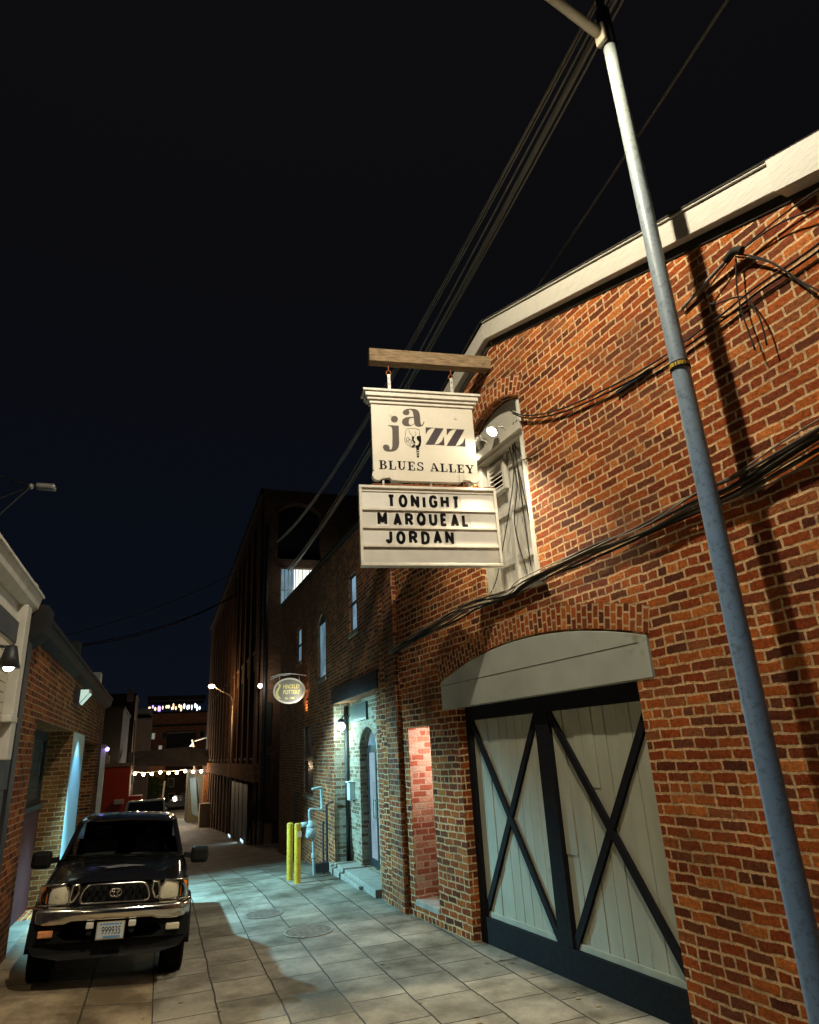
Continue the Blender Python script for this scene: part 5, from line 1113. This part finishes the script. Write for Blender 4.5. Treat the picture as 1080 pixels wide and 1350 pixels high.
MB().tube([(3.74, 29.00, 5.03), (3.95, 29.40, 5.10)], .02, 6).build('arm', 'dark_metal', sg)
# far street lamp
fp = V((3.62, 39.5, gz(39.5)))
fs_ = thing('far_street_lamp', tuple(fp), 'slim street lamp with curved arm and glowing orange head beside the dark warehouse', 'street lamp')
MB().tube([fp + V((0, 0, h)) for h in (0, 3, 6.6)], .07, 10, r1=.05).build('pole', 'galv', fs_, smooth=True)
ft = fp + V((0, 0, 6.6)); fh = V((2.42, 39.50, 6.06))
MB().tube(smooth_path([ft, ft + V((-.12, 0, .5)), ft + V((-.55, 0, .75)), fh + V((.1, 0, .03))], 6), .032, 8).build('arm', 'galv', fs_, smooth=True)
MB().sphere(fh, (.18, .14, .11), 12).build('lamp_head', 'lamp_amber', fs_, smooth=True)
light('far_lamp_light', 'POINT', fh + V((0, 0, -.2)), 170, (1, .55, .24), fs_, .1)

# ================================================================== BEYOND
def block(name, x0, x1, y0, y1, z0, z1, mat, label, cat='building', fr_uv=None, wins=None, roof='shingle'):
    t = thing(name, ((x0 + x1) / 2, y0, z0), label, cat)
    MB().wbox(x0, x1, y0, y1, z0, z1).build('wall', mat, t, fr=FE)
    MB().wbox(x0 - .1, x1 + .1, y0 - .1, y1, z1, z1 + .25).build('roof', roof, t)
    for (wx, wz, ww, wh_, m_) in (wins or []):
        f = MB(); Fq = Frame((0, y0, 0), (1, 0, 0), (0, -1, 0)); e = .10
        f.box(Fq, wx - e, wx, wz - e, wz + wh_ + e, -.05, .08); f.box(Fq, wx + ww, wx + ww + e, wz - e, wz + wh_ + e, -.05, .08); f.box(Fq, wx, wx + ww, wz - e, wz, -.05, .08); f.box(Fq, wx, wx + ww, wz + wh_, wz + wh_ + e, -.05, .08)
        fo = f.build('window', 'stone', t)
        MB().box(Fq, wx, wx + ww, wz, wz + wh_, .005, .02).build('pane', m_, fo)
    return t
def W_(px, py, Y, w, h, m): return None
# red shed
rs = thing('red_shed', (-3.2, 44, gz(44)), 'tall red painted shed beside the white pickup', 'shed')
SX0, SX1, SZ = -3.59, -1.59, 2.10
MB().wbox(SX0, SX1, 44, 47, -2, SZ).build('wall', 'red_paint', rs)
MB().wbox(SX0 - .05, SX1 + .07, 43.9, 47, SZ, SZ + .2).build('roof', 'stone', rs)
MB().wbox(SX1, SX1 + .7, 44.4, 46, -2, 0.46).build('lean_to', 'red_paint', rs)
MB().wbox(SX1 + .05, SX1 + .2, 43.9, 44, 1.08, 1.61).build('meter_box', 'plate_frame', rs)
MB().wbox(SX1 - .75, SX1 - .2, 43.6, 43.9, 0.10, 0.38).build('white_hood', 'white_car', rs, bevel=.05)
ac = thing('rooftop_unit', (-3.1, 44.6, SZ + .2), 'pale vent units standing on the red shed roof', 'vent unit')
MB().wbox(-3.25, -2.8, 44.3, 44.9, SZ + .2, SZ + .65).build('box', 'gutter_white', ac, bevel=.02)
MB().lathe((-3.0, 44.5, SZ + .65), [(.1, 0), (.1, .25), (0, .3)], n=12).build('flue', 'gutter_white', ac)
b_ = block('grey_building', -5.59, -3.08, 60, 72, -4, 6.36, 'stucco_grey', 'plain grey stucco building behind the red shed')
g2 = block('gabled_building', -5.81, -2.78, 75, 84, -4, 8.69, 'stucco_brown', 'dark tall building with a pale skylight behind the grey stucco one')
sk = MB().box(Frame((0, 74.9, 0), (1, 0, 0), (0, -1, 0)), -3.62, -3.05, 8.15, 9.35, 0, .1).build('skylight', 'stone', g2)
b3 = block('brown_building', -4.25, -1.26, 85, 95, -4, 6.82, 'stucco_brown', 'brown flat fronted building left of the hotel, below a grey rooftop box')
MB().wbox(-3.20, -1.32, 86, 92, 6.82 + .25, 8.16).build('penthouse_box', 'stucco_grey', b3)
hx = lambda px: (px - 215.6 + 1) * 118 * .000989
hz_ = lambda py: 2.25 + (1004.2 - py) * 118 * .00096
wl_ = []
for px, lit in ((200, 'win_dim'), (215, 'glass_dark'), (226, 'glass_dark'), (240, 'glass_dark'), (251, 'win_warm'), (264, 'glass_dark')): wl_.append((hx(px), hz_(974), .6, .9, lit))
for py, lit in ((991, 'win_dim'), (1006, 'glass_dark'), (1021, 'glass_dark')): wl_.append((hx(211), hz_(py), .5, .9, lit)); 
hotel = block('hotel', hx(196), hx(280), 118, 130, -4.2, hz_(940), 'brick_far', 'far brick hotel with a glowing rooftop bar at the end of the alley', wins=wl_)
MB().wbox(hx(196), hx(280), 117.7, 118, hz_(958), hz_(955)).build('string_course', 'stucco_grey', hotel)
MB().wbox(hx(221), hx(258), 116.5, 117.9, -4, hz_(968)).build('grey_wing', 'stucco_grey', hotel)
MB().wbox(hx(221), hx(258), 116.4, 117.9, hz_(968), hz_(966)).build('wing_coping', 'stone', hotel)
MB().wbox(hx(192), hx(270), 119, 128, hz_(921), hz_(915)).build('rooftop_canopy', 'shingle', hotel)
rnd = random.Random(9)
for i in range(20):
    px = 196 + i * 3.5; z0 = hz_(938 - rnd.uniform(0, 3)); z1 = hz_(926 + rnd.uniform(-3, 4)); 
    MB().sphere((hx(px + rnd.uniform(-1, 1)), 119.5, (z0 + z1) / 2), (rnd.uniform(.08, .2), .1, rnd.uniform(.25, .55)), 8).build('bar_light', 'party_violet' if i in (1, 3, 4) else ('party_white' if i > 12 else 'party_warm') if rnd.random() < .8 else 'party_white', hotel)
st = block('stucco_house', 0.78, 4.67, 104, 110, -4, 2.54, 'stucco_brown', 'dim stucco house with small windows behind the dark SUV',
           wins=[(1.21, -1.06, .7, 1.0, 'glass_dark'), (3.61, -1.20, .45, .9, 'win_warm'), (1.41, -2.80, .7, .8, 'glass_dark'), (3.00, -2.91, .7, .8, 'glass_dark')])
an = block('brick_annex', -5.35, 0.64, 98, 103, -4, 2.75, 'brick_far', 'brick wall building with ivy under the string of lights', wins=[(-2.84, -1.75, .5, .9, 'glass_dark'), (-0.38, -1.92, .5, .9, 'glass_dark')])
# ivy shrub in front
iv = MB(); rnd = random.Random(1)
for i in range(1500):
    x = rnd.gauss(-1.7, 1.2); z = -.9 + rnd.gauss(0, .75) + .3 * math.sin(x * 3); y = 97.4 + rnd.uniform(-.5, .4); s = .13; u = V((rnd.uniform(-1, 1), rnd.uniform(-1, 1), rnd.uniform(-1, 1))).normalized() * s; w = u.orthogonal()
    c_ = V((x, y, z)); iv.add([c_ - u, c_ + w, c_ + u, c_ - w], [(0, 1, 2, 3)])
ivt = thing('ivy', (-1.7, 97.4, -3.5), 'dark green ivy growing on the brick wall behind the string lights', 'ivy')
iv.build('foliage', 'leaf', ivt); MB().tube([(-1.7, 97.6, -3.6), (-1.5, 97.5, -2), (-1.9, 97.6, -.8)], .06, 6).build('stem', 'wood_dark', ivt)
# canopy with bulbs
aw = thing('passage_canopy', (1, 60, 2.2), 'dark canopy spanning the far end of the alley above a row of bulbs', 'canopy')
FQ = Frame((0, 0, 0), (0, 1, 0), (1, 0, 0))
b = MB(); b.add([V((-2.43, 60.00, 2.06)), V((4.51, 60.00, 1.66)), V((4.74, 62.00, 2.73)), V((2.36, 62.00, 3.33)), V((-2.49, 62.00, 3.10)), V((-2.54, 62.00, 2.40)), V((4.64, 62.00, 2.00))], [(0, 1, 2, 3, 4)]); b.build('roof_sheet', 'awning', aw)
b = MB(); b.add([V((-2.43, 60.00, 2.06)), V((4.51, 60.00, 1.66)), V((4.74, 62.00, 2.73)) + V((0, 4, 0)), V((-2.49, 62.00, 3.10)) + V((0, 4, 0))], [(0, 1, 2, 3)]); b.build('soffit', 'awning', aw)
MB().tube([(-2.27, 60.20, 2.05), (-2.26, 60.20, -1.36)], .07, 8).build('post', 'dark_metal', aw)
MB().tube([(2.72, 60.20, 1.99), (3.14, 60.20, -1.67)], .07, 8).build('post', 'dark_metal', aw)
sl_ = thing('string_lights', (1.10, 59.60, 1.41), 'string of glowing warm bulbs hung under the far canopy', 'string lights')
bl = [V((-1.82, 59.60, 1.47)) * (1 - i / 9) + V((3.78, 59.60, 1.42)) * (i / 9) + V((0, 0, -.10 * math.sin(PI * (i % 3) / 3))) for i in range(10)] + [V((4.20, 59.60, 1.22))]
MB().tube([p + V((0, 0, .13)) for p in [V((-2.20, 59.60, 1.49))] + bl], .03, 6).build('wire', 'bulb_dim' if 'bulb_dim' in M else 'cable_grey', sl_)
for p in bl:
    MB().sphere(p, .12, 10).build('bulb', 'bulb_warm', sl_, smooth=True)
for i in (1, 5, 9): light('bulb_and_fill_glow', 'POINT', bl[i] + V((0, -.3, -.2)), 420, (1, .72, .42), sl_, .1)
light('bulb_and_fill_glow', 'POINT', bl[4] + V((3.6, 25, .5)), 1100, (1, .75, .48), sl_, .1)  # fill light added far beyond the bulbs for the distant cars and ground
# right far: brick pier, cream shop with teal door
sh = thing('corner_shop', (4.2, 68, gz(68)), 'cream fronted shop with pale green door beside an orange brick pier', 'building')
MB().wbox(3.42, 4.3, 60.0, 62.0, -2.9, 1.05).build('brick_pier', 'brick_left', sh, fr=FE)
MB().wbox(2.55, 8, 68, 74, -3.5, 1.25).build('wall', 'cream_wall', sh, fr=FE)
e = MB(); e.add([V((2.60, 67.90, 0.69)), V((3.33, 67.90, 0.77)), V((3.64, 67.90, -2.68)), V((2.97, 67.90, -2.31))], [(0, 1, 2, 3)]); e.build('green_door', 'door_teal', sh)
MB().wbox(3.0, 4.4, 56, 57.5, -2.6, -.9).build('planter_wall', 'concrete', sh)
light('shop_glow', 'POINT', V((3.60, 66.50, 0.40)), 60, (.9, .95, 1), None, .1)
bpole = tag(MB().tube([(0.55, 80.00, 0.27), (0.41, 80.00, -2.08)], .10, 8).build('bright_post', 'plate_frame'), 'pale yellow post standing left of the dark SUV', 'post')
up2 = thing('utility_pole', (3.34, 76.00, -1.95), 'wooden utility pole with lit lamps and strings behind the canopy', 'utility pole')
MB().tube([(3.65, 76.00, -2.11), (3.19, 76.00, 3.49), (3.00, 76.00, 4.24)], .12, 8).build('pole', 'beam_wood', up2)
MB().tube([(3.17, 76.00, 4.01), (2.47, 76.00, 3.15)], .05, 6).tube([(3.27, 76.00, 2.08), (1.49, 76.00, 2.18)], .04, 6).tube([(3.02, 76.00, 4.02), (5.88, 76.00, 4.79)], .06, 6).build('arm', 'gutter_white', up2)
for p_ in ((2.32, 76.00, 3.09), (1.42, 76.00, 2.11)):
    MB().sphere(p_, .2, 10).build('lamp', 'bulb_white', up2, smooth=True); light('pole_lamp_light', 'POINT', V(p_) + V((0, -.6, .1)), 800, (1, .9, .75), up2, .2)
tp = tag(MB().tube([(-1.97, 55.00, 5.21), (-1.78, 55.00, -0.87)], .055, 8).build('thin_pole', 'galv'), 'thin grey pole rising behind the red shed', 'pole')

# ================================================================== WORLD, CAMERA, RENDER
w = bpy.data.worlds.new('World'); sc.world = w; w.use_nodes = True; t = w.node_tree; t.nodes.clear()
o = t.nodes.new('ShaderNodeOutputWorld'); bg = t.nodes.new('ShaderNodeBackground'); t.links.new(bg.outputs[0], o.inputs[0])
sky = t.nodes.new('ShaderNodeTexSky'); sky.sky_type = 'NISHITA'; sky.sun_disc = False; sky.sun_elevation = math.radians(-6); sky.sun_rotation = math.radians(200)
tc = t.nodes.new('ShaderNodeTexCoord'); sx = t.nodes.new('ShaderNodeSeparateXYZ'); t.links.new(tc.outputs['Generated'], sx.inputs[0])
r = ramp(t, [(0.0, (.0034, .0054, .0105)), (.30, (.0026, .0038, .0072)), (.62, (.0034, .0035, .0044)), (1, (.0044, .0040, .0046))]); t.links.new(sx.outputs[2], r.inputs[0])
m_ = N(t, 'Mix', data_type='RGBA', blend_type='ADD'); m_.inputs[0].default_value = .02; t.links.new(r.outputs[0], m_.inputs[6]); t.links.new(sky.outputs[0], m_.inputs[7])
t.links.new(m_.outputs[2], bg.inputs[0]); bg.inputs[1].default_value = 1.0

cam = bpy.data.cameras.new('Camera'); co = bpy.data.objects.new('Camera', cam); COL.objects.link(co); sc.camera = co
X_ = V((0.9414861683, -0.3329340784, -0.0525232743)); Y_ = -V((0.0655421843, 0.3336992713, -0.9403983296)); Z_ = -V((0.3306176295, 0.8819295299, 0.3359944751))
mw = Matrix((X_, Y_, Z_)).transposed().to_4x4(); mw.translation = V((0, 0, 2.25)); co.matrix_world = mw
cam.sensor_fit = 'HORIZONTAL'; cam.sensor_width = 36; cam.lens = 870 / 1080 * 36; cam.clip_end = 600; cam.clip_start = .05
sc.view_settings.view_transform = 'Standard'; sc.view_settings.look = 'None'; sc.view_settings.gamma = 1; sc.view_settings.exposure = 0
sc.cycles.use_denoising = True; sc.cycles.max_bounces = 6; sc.cycles.diffuse_bounces = 3; sc.cycles.glossy_bounces = 3; sc.cycles.transmission_bounces = 4
sc.cycles.sample_clamp_indirect = 4
for o_ in bpy.data.objects:
    if '_loc' in o_: del o_['_loc']
